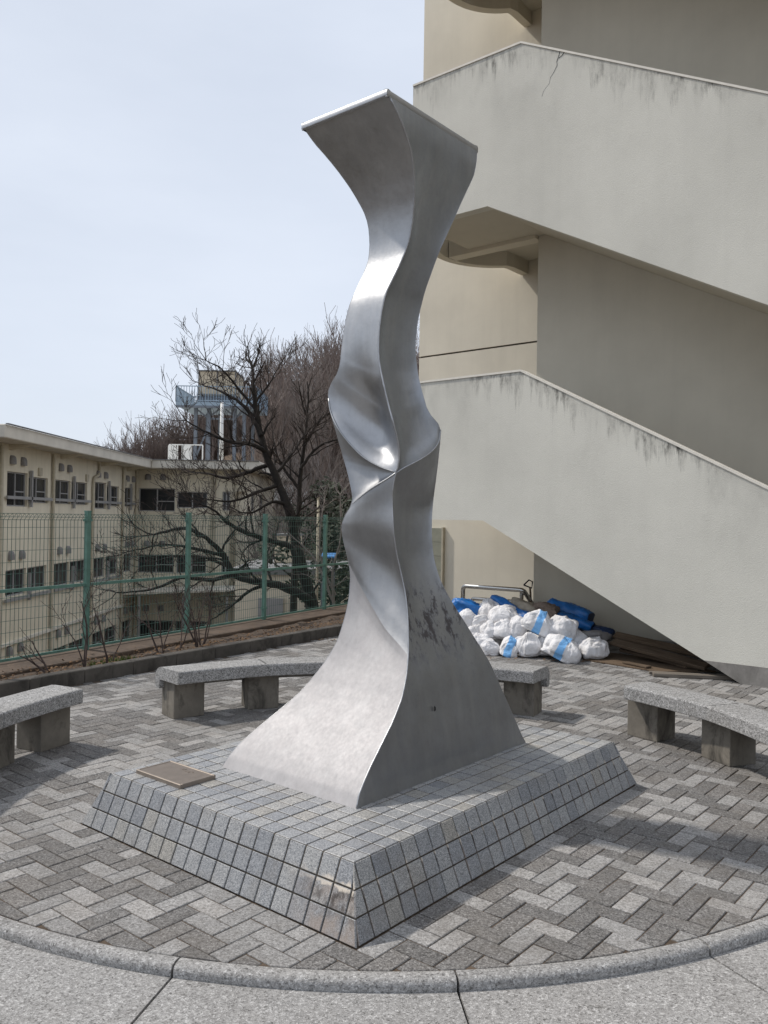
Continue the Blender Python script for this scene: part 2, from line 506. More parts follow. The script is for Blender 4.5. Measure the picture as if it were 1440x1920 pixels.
metal('aluminium_cool', False, 0.35, 0.0, 0.36, (0.95, 0.99, 1.04))
metal('weld_bead', False, 0.40)
metal('aluminium_matte', False, 0.41, 1.0, 0.38, (1.03, 0.985, 0.965))
plain('stainless', (0.55, 0.54, 0.52), 0.25, 0.05, 10, metal=1.0)
plain('bronze_plate', (0.20, 0.165, 0.135), 0.5, 0.1, 20, metal=0.5)
plain('bronze_edge', (0.26, 0.22, 0.185), 0.5, 0.1, 20, metal=0.5)

def bag_mat(name, stripe):
    t = NT(name)
    tc = t.n('TexCoord')
    s = t.n('SeparateXYZ'); t.l(tc.outputs['Object'], s.inputs[0])
    wv = t.noise(120, 2)
    d = t.rng(t.noise(4.0, 5, 0.6), 0.5, 0.8)
    c = t.mix(t.math('MULTIPLY', d, 0.45), (0.72, 0.71, 0.715), (0.44, 0.40, 0.35))
    if stripe:
        wob = t.math('ADD', s.outputs['X'], t.math('MULTIPLY', t.math('SUBTRACT', t.noise(6, 3, 0.5, tc.outputs['Object']), 0.5), 0.06))
        k = t.math('MULTIPLY', t.rng(wob, -0.035, -0.030), t.rng(wob, 0.065, 0.060))
        c = t.mix(k, c, (0.20, 0.45, 0.78))
    M[name] = t.out(c, 0.75, t.bump(t.noise(18, 4, 0.55, None, 1.2), 0.6, 0.025), spec=0.3)
bag_mat('bag_white', False)
bag_mat('bag_striped', True)

# ================================================================== SETTING
FP0 = np.array([-3.358, 9.446]); FDIR = np.array([0.470, 0.8827]); FNRM = np.array([-0.8827, 0.470])   # fence line
KP0 = np.array([-3.422, 7.487]); KDIR = np.array([0.5475, 0.8368]); KNRM = np.array([-0.8368, 0.5475])  # planter kerb line

def smooth(a, b, x):
    t = np.clip((x - a) / (b - a), 0, 1); return t * t * (3 - 2 * t)

def ground_z(X, Y):
    perp = (X - FP0[0]) * FNRM[0] + (Y - FP0[1]) * FNRM[1]
    z = -0.07 - 6.6 * smooth(0.35, 6.0, perp) * smooth(3.0, 7.0, Y)
    z = z * (1 - smooth(46, 56, Y) * smooth(-16, -4, X) * 0.9)
    z = z * (1 - smooth(58, 84, Y) * (1 - smooth(-16, -4, X)))
    hx = smooth(-34, -4, X) * (1 - 0.35 * smooth(20, 90, X))
    hill = (0.5 + 12.0 * hx) * smooth(46, 92, Y)
    return z + hill

def make_ground():
    xs = np.r_[np.array([-900, -600, -400, -280, -200, -150, -120]), np.linspace(-100, 60, 81), np.array([75, 100, 140, 200, 300, 450, 650, 900])]
    ys = np.r_[np.array([-600, -300, -150, -80, -40, -20, -10, -4]), np.linspace(0, 130, 105), np.array([150, 180, 230, 300, 420, 600, 1000, 1600])]
    xs = np.unique(np.r_[xs, np.linspace(-10, 4, 29)]); ys = np.unique(np.r_[ys, np.linspace(4, 26, 45)])
    X, Y = np.meshgrid(xs, ys, indexing='ij')
    Z = ground_z(X, Y)
    mb = MB(); mb.grid(np.stack([X, Y, Z], -1), flip=True)
    o = mb.build('ground', M['ground_soil'], smooth=True)
    tag(o, 'brown bare soil ground beyond the fence and on the hill', kind='structure')
make_ground()

# ---- concrete apron outside the ring, slabs with open joints
KC = np.array([-0.04, 6.36]); KR0, KR1 = 3.255, 3.335
apron = MB()
apron.add([(-30, -20, -0.062), (30, -20, -0.062), (30, 9.0, -0.062), (-30, 9.0, -0.062)], [(0, 1, 2, 3)])
apron = apron.build('pavement', M['grout'])
tag(apron, 'grey concrete pavement in front of the stone ring', kind='structure')
JA = [math.radians(a) for a in (-150, -129, -102.5, -84.2, -65.9, -48, -28)]   # joint directions seen from the ring's centre
for a0, a1 in zip(JA[:-1], JA[1:]):
    mb = MB()
    ga = 0.0016
    N = 14
    poly_i = [(KC[0] + (KR1 + 0.002) * math.cos(a0 + ga + (a1 - a0 - 2 * ga) * k / N), KC[1] + (KR1 + 0.002) * math.sin(a0 + ga + (a1 - a0 - 2 * ga) * k / N)) for k in range(N + 1)]
    ro = 9.5
    gb = ga * KR1 / ro
    poly_o = [(KC[0] + ro * math.cos(a0 + gb + (a1 - a0 - 2 * gb) * k / N), KC[1] + ro * math.sin(a0 + gb + (a1 - a0 - 2 * gb) * k / N)) for k in range(N + 1)]
    G = np.array([[(x, y, -0.036) for x, y in poly_i], [(x, y, -0.036) for x, y in poly_o]])
    mb.grid(G)
    # edges of the slab
    ring = [tuple(q) for q in G[0]] + [tuple(q) for q in G[1][::-1]]
    low = [(x, y, -0.0615) for x, y, _ in ring]
    k = len(ring)
    mb.add(ring + low, [(i, k + i, k + (i + 1) % k, (i + 1) % k) for i in range(k)])
    o = mb.build('concrete_slab', M['concrete_aggregate'], apron)

# ---- ring kerb of rounded stones
kerb = empty('ring_kerb', (KC[0], KC[1] - KR1, -0.04))
tag(kerb, 'low curved kerb of washed stone chips edging the round plaza', 'kerb')
for a0, a1 in zip(JA[:-1], JA[1:]):
    ga = 0.0014
    prof = [(KR0 - 0.005, -0.05), (KR0, -0.006), (KR0 + 0.012, 0.004), (KR0 + 0.035, 0.007), (KR1 - 0.020, 0.005), (KR1 - 0.005, -0.002), (KR1, -0.014), (KR1 - 0.002, -0.061)]
    N = 20
    G = [[(KC[0] + r * math.cos(a), KC[1] + r * math.sin(a), z) for r, z in prof] for a in [a0 + ga + (a1 - a0 - 2 * ga) * k / N for k in range(N + 1)]]
    mb = MB(); mb.grid(np.array(G), flip=True)
    for row in (G[0], G[-1]):
        mb.add(row, [tuple(range(len(row)))])
    mb.build('kerb_stone', M['concrete_aggregate'], kerb, smooth=True)

# ================================================================== PEDESTAL DATA
PN = np.array([-0.0996, 3.4217]); HP = 0.269; PA = 0.1177; PL1, PL2 = 1.763, 2.4953
def PT(i, j, z=0.0):
    q = PN + E1[:2] * i + E2[:2] * j
    return (q[0], q[1], z)

# ---- herringbone paving in the pedestal's axes, cell 0.1 m
# bed kept inside the ring and right of the planter
bed_poly = [(-9, 6.36), (9, 6.36), (12, 17), (-9, 17)]
bed_poly = clip_poly(bed_poly, tuple(KP0 + KNRM * 0.02), tuple(KNRM))
mb = MB()
arc = [(KC[0] + (KR0 + 0.003) * math.cos(a), KC[1] + (KR0 + 0.003) * math.sin(a)) for a in np.linspace(math.pi, 2 * math.pi, 60)]
mb.add([(x, y, -0.0055) for x, y in arc], [tuple(range(len(arc)))])
mb.add([(x, y, -0.0055) for x, y in bed_poly], [tuple(range(len(bed_poly)))])
plain('joint_sand', (0.095, 0.070, 0.050), 0.95, 0.35, 25)
paving = mb.build('paving', M['joint_sand'])
tag(paving, 'herringbone paving of light and dark grey blocks', kind='structure')

def local_uv(x, y):
    dx, dy = x - PN[0], y - PN[1]
    return dx * E1[0] + dy * E1[1] + PA, dx * E2[0] + dy * E2[1] + PA     # 0,0 at the pedestal's near bottom corner

def make_pavers():
    C = 0.1; gap = 0.0032
    pieces = []
    for i in range(-60, 110):
        for j in range(-60, 130):
            r = (i - j) % 4
            if r == 0: cells = [(i, j), (i + 1, j)]
            elif r == 3: cells = [(i, j), (i, j + 1)]
            else: continue
            keep = []
            for (a, b) in cells:
                ca, cb = (a + 0.5) * C, (b + 0.5) * C
                if -0.0 < ca < PL1 + 2 * PA - 0.02 and 0.0 < cb < PL2 + 2 * PA - 0.02: continue
                keep.append((a, b))
            if not keep: continue
            a0 = min(k[0] for k in keep) * C; a1 = (max(k[0] for k in keep) + 1) * C
            b0 = min(k[1] for k in keep) * C; b1 = (max(k[1] for k in keep) + 1) * C
            ctr = PT((a0 + a1) / 2 - PA, (b0 + b1) / 2 - PA)
            x, y = ctr[0], ctr[1]
            if y < 2.7 or y > 15.5 or abs(x) > 0.52 * y + 1.3: continue
            if (x - KP0[0]) * KNRM[0] + (y - KP0[1]) * KNRM[1] > -0.02: continue
            n_ = x * E2[0] + y * E2[1]; w_ = x * 0.77091 - y * 0.63694
            if n_ > 9.2 and w_ > -2.75: continue
            if n_ > 10.62 and w_ > -6.0: continue
            if n_ > 12.0: continue
            d = math.hypot(x - KC[0], y - KC[1])
            cut = None
            if y < KC[1]:
                if d > KR0 + 0.12: continue
                if d > KR0 - 0.13: cut = ((x - KC[0]) / d, (y - KC[1]) / d)
            if y > KC[1] and x < -4: continue
            pieces.append((a0 + gap, a1 - gap, b0 + gap, b1 - gap, x, y, cut, (a0, b0)))
    # colour: loose zigzags of light blocks among dark ones
    out = []
    for pc in pieces:
        a0, a1, b0, b1, x, y, cut, key = pc
        hsh = mnoise.noise(Vector((key[0] * 2.3 + 5.1, key[1] * 2.3 - 3.7, 0.4)))
        h2 = random.random()
        light = (0.55 * hsh + 0.62 * (h2 - 0.5)) > 0.0
        out.append((pc, light))
    out.sort(key=lambda q: q[0][5])
    cache = {}
    far = {True: MB(), False: MB()}
    count = 0
    for (a0, a1, b0, b1, x, y, cut, key), light in out:
        poly = [PT(a0 - PA, b0 - PA)[:2], PT(a0 - PA, b1 - PA)[:2], PT(a1 - PA, b1 - PA)[:2], PT(a1 - PA, b0 - PA)[:2]]
        if area2(poly) < 0: poly = poly[::-1]
        irregular = False
        if cut is not None:
            p0 = (KC[0] + cut[0] * (KR0 - 0.004), KC[1] + cut[1] * (KR0 - 0.004))
            q = clip_poly(poly, p0, cut)
            if len(q) < 3 or area2(q) < 0.0012: continue
            irregular = len(q) != 4 or abs(area2(q) - area2(poly)) > 1e-5
            poly = q
        dz = random.uniform(-0.0018, 0.0018)
        mat = M['paver_light'] if light else M['paver_dark']
        if count < 300:
            count += 1
            if irregular:
                m2 = MB(); m2.prism([(px - x, py - y, 0) for px, py in poly], (0, 0, 1), 0.03, 0.0028)
                me = m2.mesh('paving_block', mat)
            else:
                kk = (round(a1 - a0, 3), round(b1 - b0, 3), light)
                if kk not in cache:
                    m2 = MB(); m2.prism([(px - x, py - y, 0) for px, py in poly], (0, 0, 1), 0.03, 0.0028)
                    cache[kk] = m2.mesh('paving_block', mat)
                me = cache[kk]
            o = bpy.data.objects.new('paving_block', me)
            o.location = (x, y, dz)
            o.rotation_euler = (random.uniform(-0.006, 0.006), random.uniform(-0.006, 0.006), random.uniform(-0.008, 0.008))
            link(o, paving)
        else:
            tx, ty = random.uniform(-0.005, 0.005), random.uniform(-0.005, 0.005)
            far[light].prism([(px, py, dz + (px - x) * tx + (py - y) * ty) for px, py in poly], (0, 0, 1), 0.02, 0.0028)
    mb = MB()
    nv = len(far[True].v)
    mb.v = far[True].v + far[False].v
    mb.f = far[True].f + [tuple(i + nv for i in f) for f in far[False].f]
    mb.m = [0] * len(far[True].f) + [1] * len(far[False].f)
    o = mb.build('paving_blocks', [M['paver_light'], M['paver_dark']], paving)
    tag(o, kind='stuff')
make_pavers()

# ================================================================== PEDESTAL
pc = PN + E1[:2] * PL1 / 2 + E2[:2] * PL2 / 2
ped = empty('pedestal', (pc[0], pc[1], 0))
tag(ped, 'low sloping pedestal clad in blue grey granite tiles under the metal sculpture', 'pedestal')
mb = MB()
gi = 0.0034
T = [PT(gi, gi, HP - gi), PT(PL1 - gi, gi, HP - gi), PT(PL1 - gi, PL2 - gi, HP - gi), PT(gi, PL2 - gi, HP - gi)]
Bt = [PT(-PA + gi, -PA + gi, -0.02), PT(PL1 + PA - gi, -PA + gi, -0.02), PT(PL1 + PA - gi, PL2 + PA - gi, -0.02), PT(-PA + gi, PL2 + PA - gi, -0.02)]
mb.add(T + Bt, [(3, 2, 1, 0)] + [(i, (i + 1) % 4, 4 + (i + 1) % 4, 4 + i) for i in range(4)])
mb.build('core', M['grout'], ped)

SB = (0.4085, 0.4763, 0.4085 + 1.0067, 0.4763 + 1.6232)      # sculpture footprint in pedestal axes
def make_tiles():
    g = 0.0040
    tiles = []      # (poly3d, normal, stained)
    ci = [0.0] + [0.0769 + 0.1 * k for k in range(17)] + [PL1]
    cj = [0.0] + [0.1016 + 0.1 * k for k in range(23)] + [2.3900, PL2]
    for a0, a1 in zip(ci[:-1], ci[1:]):
        for b0, b1 in zip(cj[:-1], cj[1:]):
            if a0 > SB[0] + 0.03 and a1 < SB[2] - 0.03 and b0 > SB[1] + 0.03 and b1 < SB[3] - 0.03: continue
            poly = [PT(a1 - g, b0 + g, HP), PT(a0 + g, b0 + g, HP), PT(a0 + g, b1 - g, HP), PT(a1 - g, b1 - g, HP)]
            tiles.append((poly, (0, 0, 1), False))
    def side(cols, L, P, nrm, stained_cols):
        rows = [0, 1 / 3, 2 / 3, 1]
        cc = [cols[0] - 0.1 * k for k in (3, 2, 1)] + list(cols) + [cols[-1] + 0.1 * k for k in (1, 2, 3, 4)]
        for r in range(3):
            v0, v1 = rows[r] + 0.011, rows[r + 1] - 0.011
            for u0, u1 in zip(cc[:-1], cc[1:]):
                lo0, hi0 = -PA * v0, L + PA * v0
                lo1, hi1 = -PA * v1, L + PA * v1
                a0, b0 = max(u0 + g, lo0 + g * 0.6), min(u1 - g, hi0 - g * 0.6)
                a1, b1 = max(u0 + g, lo1 + g * 0.6), min(u1 - g, hi1 - g * 0.6)
                if b1 - a1 < 0.012: continue
                if b0 < a0: b0 = a0 = (min(max((a0 + b0) / 2, u0 + g), u1 - g))
                poly = [P(a0, v0), P(a1, v1), P(b1, v1), P(b0, v0)]
                if b0 - a0 < 1e-4: poly = [P(a0, v0), P(a1, v1), P(b1, v1)]
                st = r > 0 and stained_cols and u0 < 0.28
                tiles.append((poly, nrm, st))
    sl = math.hypot(PA, HP); cz, sz = PA / sl, HP / sl
    li = [0.0769 + 0.1 * k for k in range(17)]
    rj = [0.1016 + 0.1 * k for k in range(23)]
    nl = -E2 * sz + UP * cz; nr = -E1 * sz + UP * cz
    side(li, PL1, lambda u, v: PT(u, -PA * v, HP * (1 - v)), tuple(nl), True)
    side(rj, PL2, lambda u, v: PT(-PA * v, u, HP * (1 - v)), tuple(nr), False)
    side(li, PL1, lambda u, v: PT(u, PL2 + PA * v, HP * (1 - v)), tuple(E2 * sz + UP * cz), False)
    side(rj, PL2, lambda u, v: PT(PL1 + PA * v, u, HP * (1 - v)), tuple(E1 * sz + UP * cz), False)
    items = []
    for poly, nrm, st in tiles:
        P = [Vector(q) for q in poly]
        c = sum(P, Vector()) / len(P)
        nv = Vector(nrm)
        an = (P[1] - P[0]).cross(P[2] - P[0])
        if an.dot(nv) < 0: P = P[::-1]
        ar = an.length
        view = Vector((0, 0, 1.687)) - c
        vis = ar * max(0.0, view.normalized().dot(nv)) / view.length_squared
        items.append((vis, P, c, nv, st))
    items.sort(key=lambda q: -q[0])
    cache = {}; rest = MB()
    for k, (vis, P, c, nv, st) in enumerate(items):
        off = random.uniform(-0.0008, 0.0010)
        if k < 300:
            key = (st,) + tuple(round(x, 3) for q in P for x in (q - c))
            if key not in cache:
                m2 = MB(); m2.prism([q - c for q in P], nv, 0.011, 0.0022)
                cache[key] = m2.mesh('tile', M['granite_tile'])
            o = bpy.data.objects.new('tile', cache[key])
            o.location = c + nv * off
            o.rotation_euler = (random.uniform(-.004, .004), random.uniform(-.004, .004), 0)
            COL.objects.link(o); rel(o, ped)
        else:
            rest.prism([q + nv * off for q in P], nv, 0.011, 0.0022)
    o = rest.build('tiles', M['granite_tile'], ped)
    tag(o, kind='stuff')
make_tiles()

# mortar fillet of the corner edges
# ---- bronze plate lying on the pedestal
pl = empty('plaque', (-1.105, 4.51, HP))
tag(pl, 'flat brown bronze plaque lying on the left corner of the pedestal', 'plaque')
def plate_corner(u, v, z):
    c = np.array([-1.105, 4.51]); q = c + E1[:2] * u + E2[:2] * v
    return (q[0], q[1], z)
hu, hv = 0.195, 0.115
mb = MB()
for (u0, u1, v0, v1) in ((-hu, hu, -hv, -hv + 0.012), (-hu, hu, hv - 0.012, hv), (-hu, -hu + 0.012, -hv + 0.012, hv - 0.012), (hu - 0.012, hu, -hv + 0.012, hv - 0.012)):
    mb.prism([plate_corner(u0, v1, HP + 0.022), plate_corner(u0, v0, HP + 0.022), plate_corner(u1, v0, HP + 0.022), plate_corner(u1, v1, HP + 0.022)][::-1] if False else
             [plate_corner(u1, v0, HP + 0.022), plate_corner(u0, v0, HP + 0.022), plate_corner(u0, v1, HP + 0.022), plate_corner(u1, v1, HP + 0.022)], (0, 0, 1), 0.0225, 0.003)
mb.build('rim', M['bronze_edge'], pl)
mb = MB()
q = 0.0115
mb.prism([plate_corner(hu - q, -hv + q, HP + 0.019), plate_corner(-hu + q, -hv + q, HP + 0.019), plate_corner(-hu + q, hv - q, HP + 0.019), plate_corner(hu - q, hv - q, HP + 0.019)], (0, 0, 1), 0.0185)
face = mb.build('face', M['bronze_plate'], pl)
mb = MB()      # the faint raised strokes near the upper edge, worn past reading
for (u, v, du, dv) in ((0.02, 0.062, 0.016, 0.004), (0.005, 0.070, 0.004, 0.014), (-0.035, 0.062, 0.018, 0.004), (-0.05, 0.050, 0.004, 0.016), (-0.065, 0.064, 0.012, 0.004), (-0.02, 0.050, 0.010, 0.004), (-0.055, 0.072, 0.014, 0.003)):
    mb.prism([plate_corner(u + du / 2, v - dv / 2, HP + 0.021), plate_corner(u - du / 2, v - dv / 2, HP + 0.021), plate_corner(u - du / 2, v + dv / 2, HP + 0.021), plate_corner(u + du / 2, v + dv / 2, HP + 0.021)], (0, 0, 1), 0.0021)
rel(mb.build('lettering', M['bronze_edge'], None), face)

# ================================================================== SCULPTURE
ST=[(0.269,-0.112,4.044,-0.888,4.685,0.922,5.295),(0.326,-0.101,4.080,-0.852,4.701,0.889,5.279),(0.383,-0.075,4.121,-0.804,4.723,0.863,5.257),(0.439,-0.046,4.168,-0.743,4.744,0.837,5.236),(0.496,-0.012,4.218,-0.675,4.766,0.810,5.214),(0.553,0.022,4.271,-0.604,4.788,0.783,5.192),(0.609,0.056,4.323,-0.533,4.810,0.756,5.170),(0.666,0.084,4.371,-0.469,4.828,0.729,5.152),(0.723,0.109,4.413,-0.419,4.850,0.701,5.130),(0.780,0.124,4.452,-0.373,4.863,0.675,5.117),(0.836,0.136,4.491,-0.331,4.877,0.643,5.103),(0.893,0.142,4.529,-0.295,4.890,0.606,5.090),(0.950,0.146,4.565,-0.264,4.903,0.569,5.077),(0.996,0.146,4.590,-0.249,4.915,0.538,5.065),(1.043,0.145,4.613,-0.235,4.928,0.508,5.052),(1.089,0.144,4.637,-0.222,4.940,0.477,5.040),(1.136,0.142,4.660,-0.212,4.952,0.446,5.028),(1.182,0.138,4.680,-0.204,4.962,0.417,5.018),(1.229,0.132,4.699,-0.199,4.972,0.388,5.008),(1.275,0.125,4.713,-0.197,4.978,0.363,5.002),(1.321,0.114,4.725,-0.195,4.980,0.341,5.000),(1.368,0.103,4.731,-0.199,4.981,0.325,4.999),(1.414,0.092,4.734,-0.207,4.981,0.311,4.999),(1.461,0.080,4.733,-0.219,4.980,0.301,5.000),(1.507,0.071,4.730,-0.231,4.979,0.295,5.001),(1.554,0.064,4.726,-0.243,4.981,0.290,4.999),(1.600,0.057,4.723,-0.251,4.978,0.288,5.002),(1.646,0.053,4.723,-0.249,4.973,0.288,5.007),(1.693,0.050,4.730,-0.231,4.962,0.288,5.018),(1.739,0.047,4.739,-0.202,4.944,0.292,5.036),(1.786,0.045,4.742,-0.187,4.934,0.296,5.046),(1.832,0.046,4.738,-0.192,4.934,0.301,5.046),(1.879,0.053,4.731,-0.203,4.942,0.306,5.038),(1.925,0.062,4.725,-0.214,4.954,0.311,5.026),(1.971,0.075,4.720,-0.227,4.969,0.315,5.011),(2.018,0.083,4.713,-0.242,4.981,0.319,4.999),(2.064,0.082,4.704,-0.256,4.984,0.323,4.996),(2.111,0.074,4.694,-0.270,4.978,0.328,5.002),(2.157,0.063,4.684,-0.284,4.970,0.332,5.010),(2.204,0.049,4.674,-0.297,4.961,0.334,5.019),(2.250,0.036,4.673,-0.311,4.959,0.323,5.021),(2.296,0.023,4.693,-0.324,4.980,0.277,5.000),(2.343,0.011,4.704,-0.335,4.990,0.247,4.990),(2.389,-0.001,4.707,-0.344,4.991,0.233,4.989),(2.436,-0.012,4.713,-0.345,4.988,0.219,4.992),(2.482,-0.022,4.725,-0.327,4.978,0.207,5.002),(2.529,-0.032,4.743,-0.295,4.960,0.197,5.020),(2.575,-0.041,4.753,-0.279,4.950,0.189,5.030),(2.622,-0.045,4.759,-0.271,4.945,0.183,5.035),(2.668,-0.046,4.763,-0.269,4.946,0.177,5.034),(2.714,-0.046,4.767,-0.264,4.947,0.174,5.033),(2.761,-0.043,4.768,-0.259,4.947,0.175,5.033),(2.807,-0.039,4.770,-0.253,4.947,0.179,5.033),(2.854,-0.033,4.771,-0.245,4.947,0.183,5.033),(2.900,-0.025,4.772,-0.235,4.946,0.191,5.034),(2.947,-0.016,4.774,-0.223,4.945,0.200,5.035),(2.993,-0.001,4.777,-0.205,4.946,0.211,5.034),(3.039,0.020,4.782,-0.188,4.953,0.222,5.027),(3.086,0.042,4.786,-0.167,4.958,0.236,5.022),(3.132,0.063,4.789,-0.146,4.963,0.252,5.017),(3.179,0.083,4.790,-0.129,4.966,0.268,5.014),(3.225,0.101,4.790,-0.116,4.969,0.284,5.011),(3.272,0.117,4.784,-0.112,4.973,0.301,5.007),(3.318,0.128,4.776,-0.110,4.973,0.319,5.007),(3.364,0.135,4.764,-0.113,4.969,0.339,5.011),(3.411,0.140,4.751,-0.118,4.964,0.359,5.016),(3.457,0.143,4.735,-0.129,4.960,0.379,5.020),(3.504,0.145,4.716,-0.147,4.957,0.399,5.023),(3.550,0.143,4.693,-0.172,4.954,0.418,5.026),(3.597,0.141,4.669,-0.201,4.951,0.438,5.029),(3.643,0.136,4.643,-0.231,4.946,0.458,5.034),(3.689,0.127,4.615,-0.266,4.940,0.478,5.040),(3.736,0.113,4.585,-0.304,4.929,0.499,5.051),(3.782,0.092,4.553,-0.346,4.914,0.516,5.066),(3.829,0.069,4.524,-0.390,4.903,0.526,5.077),(3.875,0.041,4.495,-0.437,4.890,0.533,5.090),(3.922,0.010,4.470,-0.477,4.873,0.537,5.107),(3.968,-0.019,4.446,-0.514,4.855,0.542,5.125)]
LIP1=[(-0.342,4.989,2.392),(-0.318,4.975,2.308),(-0.259,4.930,2.203),(-0.185,4.907,2.112),(-0.101,4.863,2.029),(-0.011,4.791,1.972),(0.066,4.724,1.942)]
LIP3L=[(-0.185,4.931,1.761),(-0.143,4.898,1.788),(-0.080,4.842,1.832),(-0.027,4.797,1.868),(0.025,4.755,1.905),(0.066,4.724,1.939)]
LIP3R=[(0.066,4.723,1.939),(0.111,4.764,1.973),(0.193,4.845,2.025),(0.263,4.923,2.079),(0.311,4.983,2.140),(0.333,5.023,2.218)]
FOLD=[(-0.209,4.984,1.404),(-0.155,4.947,1.309),(-0.112,4.902,1.238),(-0.053,4.826,1.150),(0.016,4.725,1.053),(0.097,4.619,0.977),(0.143,4.553,0.930)]
STA = np.array(ST)
def sta(z, c):
    i = {'N': 1, 'L': 3, 'R': 5}[c]
    return np.array([np.interp(z, STA[:, 0], STA[:, i]), np.interp(z, STA[:, 0], STA[:, i + 1]), z])
def edge(c, z0, z1, n):
    return np.array([sta(z, c) for z in np.linspace(z0, z1, n)])
def edgeB(z0, z1, n):
    return np.array([np.r_[(sta(z, 'L') + sta(z, 'R') - sta(z, 'N'))[:2], z] for z in np.linspace(z0, z1, n)])
def resample(P, n, sm=6):
    P = np.array(P, float)
    d = np.r_[0, np.cumsum(np.linalg.norm(np.diff(P, axis=0), axis=1))]
    # Catmull-Rom through the points, then even spacing
    fine = []
    k = len(P)
    for i in range(k - 1):
        p0, p1, p2, p3 = P[max(i - 1, 0)], P[i], P[i + 1], P[min(i + 2, k - 1)]
        for t in np.linspace(0, 1, 24, endpoint=False):
            fine.append(0.5 * ((2 * p1) + (-p0 + p2) * t + (2 * p0 - 5 * p1 + 4 * p2 - p3) * t * t + (-p0 + 3 * p1 - 3 * p2 + p3) * t ** 3))
    fine.append(P[-1]); fine = np.array(fine)
    d = np.r_[0, np.cumsum(np.linalg.norm(np.diff(fine, axis=0), axis=1))]
    s = np.linspace(0, d[-1], n)
    return np.stack([np.interp(s, d, fine[:, i]) for i in range(3)], -1)
def coons(top, bottom, left, right, kt=4.0, kb=4.0):
    """top/bottom run left to right (n points), left/right run top to bottom (m points); ruled surface, bent to the end curves near them"""
    m, n = len(left), len(top)
    s = np.linspace(0, 1, m)[:, None, None]; t = np.linspace(0, 1, n)[None, :, None]
    rv = (1 - t) * left[:, None] + t * right[:, None]
    dt = top[None] - ((1 - t) * top[0] + t * top[-1]); db = bottom[None] - ((1 - t) * bottom[0] + t * bottom[-1])
    return rv + (1 - s) ** kt * dt + s ** kb * db, s[..., 0], t[..., 0]
def zpath(m, *knots):
    """heights through (s, z) knots"""
    ss, zz_ = zip(*knots)
    return np.interp(np.linspace(0, 1, m), ss, zz_)
def edge_at(c, zs): return np.array([sta(z, c) for z in zs])

SC = np.array([0.02, 4.99])
sculpt = empty('metal_sculpture', (SC[0], SC[1], HP))
tag(sculpt, 'tall twisting brushed metal sculpture standing on the tiled pedestal', 'sculpture')
ZT = 3.968; Z0 = HP
zLb = LIP1[0][2]; zNk = LIP1[-1][2]; zRb = LIP3R[-1][2]; zLw = LIP3L[0][2]; zLf = FOLD[0][2]; zNf = FOLD[-1][2]
NL = (-E2); NR = (-E1)      # outward directions of the left and the right faces
def line(a, b, n):
    t = np.linspace(0, 1, n)[:, None]; return (1 - t) * a + t * b
NN, MM = 28, 90
def spl(x, pts):
    xs, ys = zip(*pts); y = np.interp(x, xs, ys)
    return y
def smooth1(f, n=13):
    k = np.hanning(n + 2)[1:-1]; k /= k.sum()
    return np.convolve(np.pad(f, n // 2, mode='edge'), k, 'valid')

def face_patch(G, s, t, nrm, prof, skew=0.5, flip=False, name='panel', mat='aluminium'):
    """push the middle of a face in (+) or out (-) along -nrm, following a profile down its length"""
    p_ = smooth1(np.array([spl(v, prof) for v in s[:, 0]]))[:, None] * np.minimum(1, np.minimum(s, 1 - s) * 25) ** 0.7
    tt = t ** (math.log(0.5) / math.log(skew))
    bell = (np.sin(np.pi * tt)) ** 0.85
    G = G - (p_ * bell)[..., None] * np.asarray(nrm)[None, None]
    mb = MB(); mb.grid(G, flip)
    o = mb.build(name, M[mat], sculpt, smooth=True)
    return o

lip1 = resample(LIP1, NN) + 0
lip1 = lip1 + NL[None] * (np.sin(np.linspace(0, math.pi, NN)) * 0.035)[:, None]
l3l = resample(LIP3L, NN); l3r = resample(LIP3R, NN)
l3l = l3l + NL[None] * (np.sin(np.linspace(0, math.pi, NN)) * 0.03)[:, None]
l3r = l3r + NR[None] * (np.sin(np.linspace(0, math.pi, NN)) * 0.02)[:, None]
fold = resample(FOLD, NN)

# upper left face, a scoop that runs out over the curved lip
G, s, t = coons(line(sta(ZT, 'L'), sta(ZT, 'N'), NN), lip1, edge_at('L', zpath(MM, (0, ZT), (0.55, 2.72), (1, zLb))), edge_at('N', zpath(MM, (0, ZT), (0.55, 2.72), (1, zNk))))
face_patch(G, s, t, NL, [(0, 0.0), (0.5, 0.0), (0.58, 0.010), (0.68, 0.04), (0.78, 0.095), (0.87, 0.14), (0.94, 0.115), (0.98, 0.045), (1, 0)], 0.60)
# upper right face
G, s, t = coons(line(sta(ZT, 'N'), sta(ZT, 'R'), NN), l3r, edge_at('N', zpath(MM, (0, ZT), (0.62, 2.62), (1, zNk))), edge_at('R', zpath(MM, (0, ZT), (0.62, 2.62), (1, zRb))))
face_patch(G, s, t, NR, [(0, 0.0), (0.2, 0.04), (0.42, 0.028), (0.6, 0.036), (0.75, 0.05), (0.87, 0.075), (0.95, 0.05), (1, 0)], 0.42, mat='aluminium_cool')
# the throat between the upper lip and the lower lip
top_ = lip1 - NL[None] * (np.sin(np.linspace(0, math.pi, NN)) * 0.035)[:, None] - UP[None] * 0.004
G, s, t = coons(top_, l3l, edge('L', zLb, zLw, MM // 2), line(np.array(LIP1[-1]), np.array(LIP3L[-1]), MM // 2))
face_patch(G, s, t, NL, [(0, 0.0), (0.1, 0.02), (0.5, 0.035), (0.8, 0.05), (0.93, 0.035), (1, 0)], 0.45, mat='aluminium_dull')
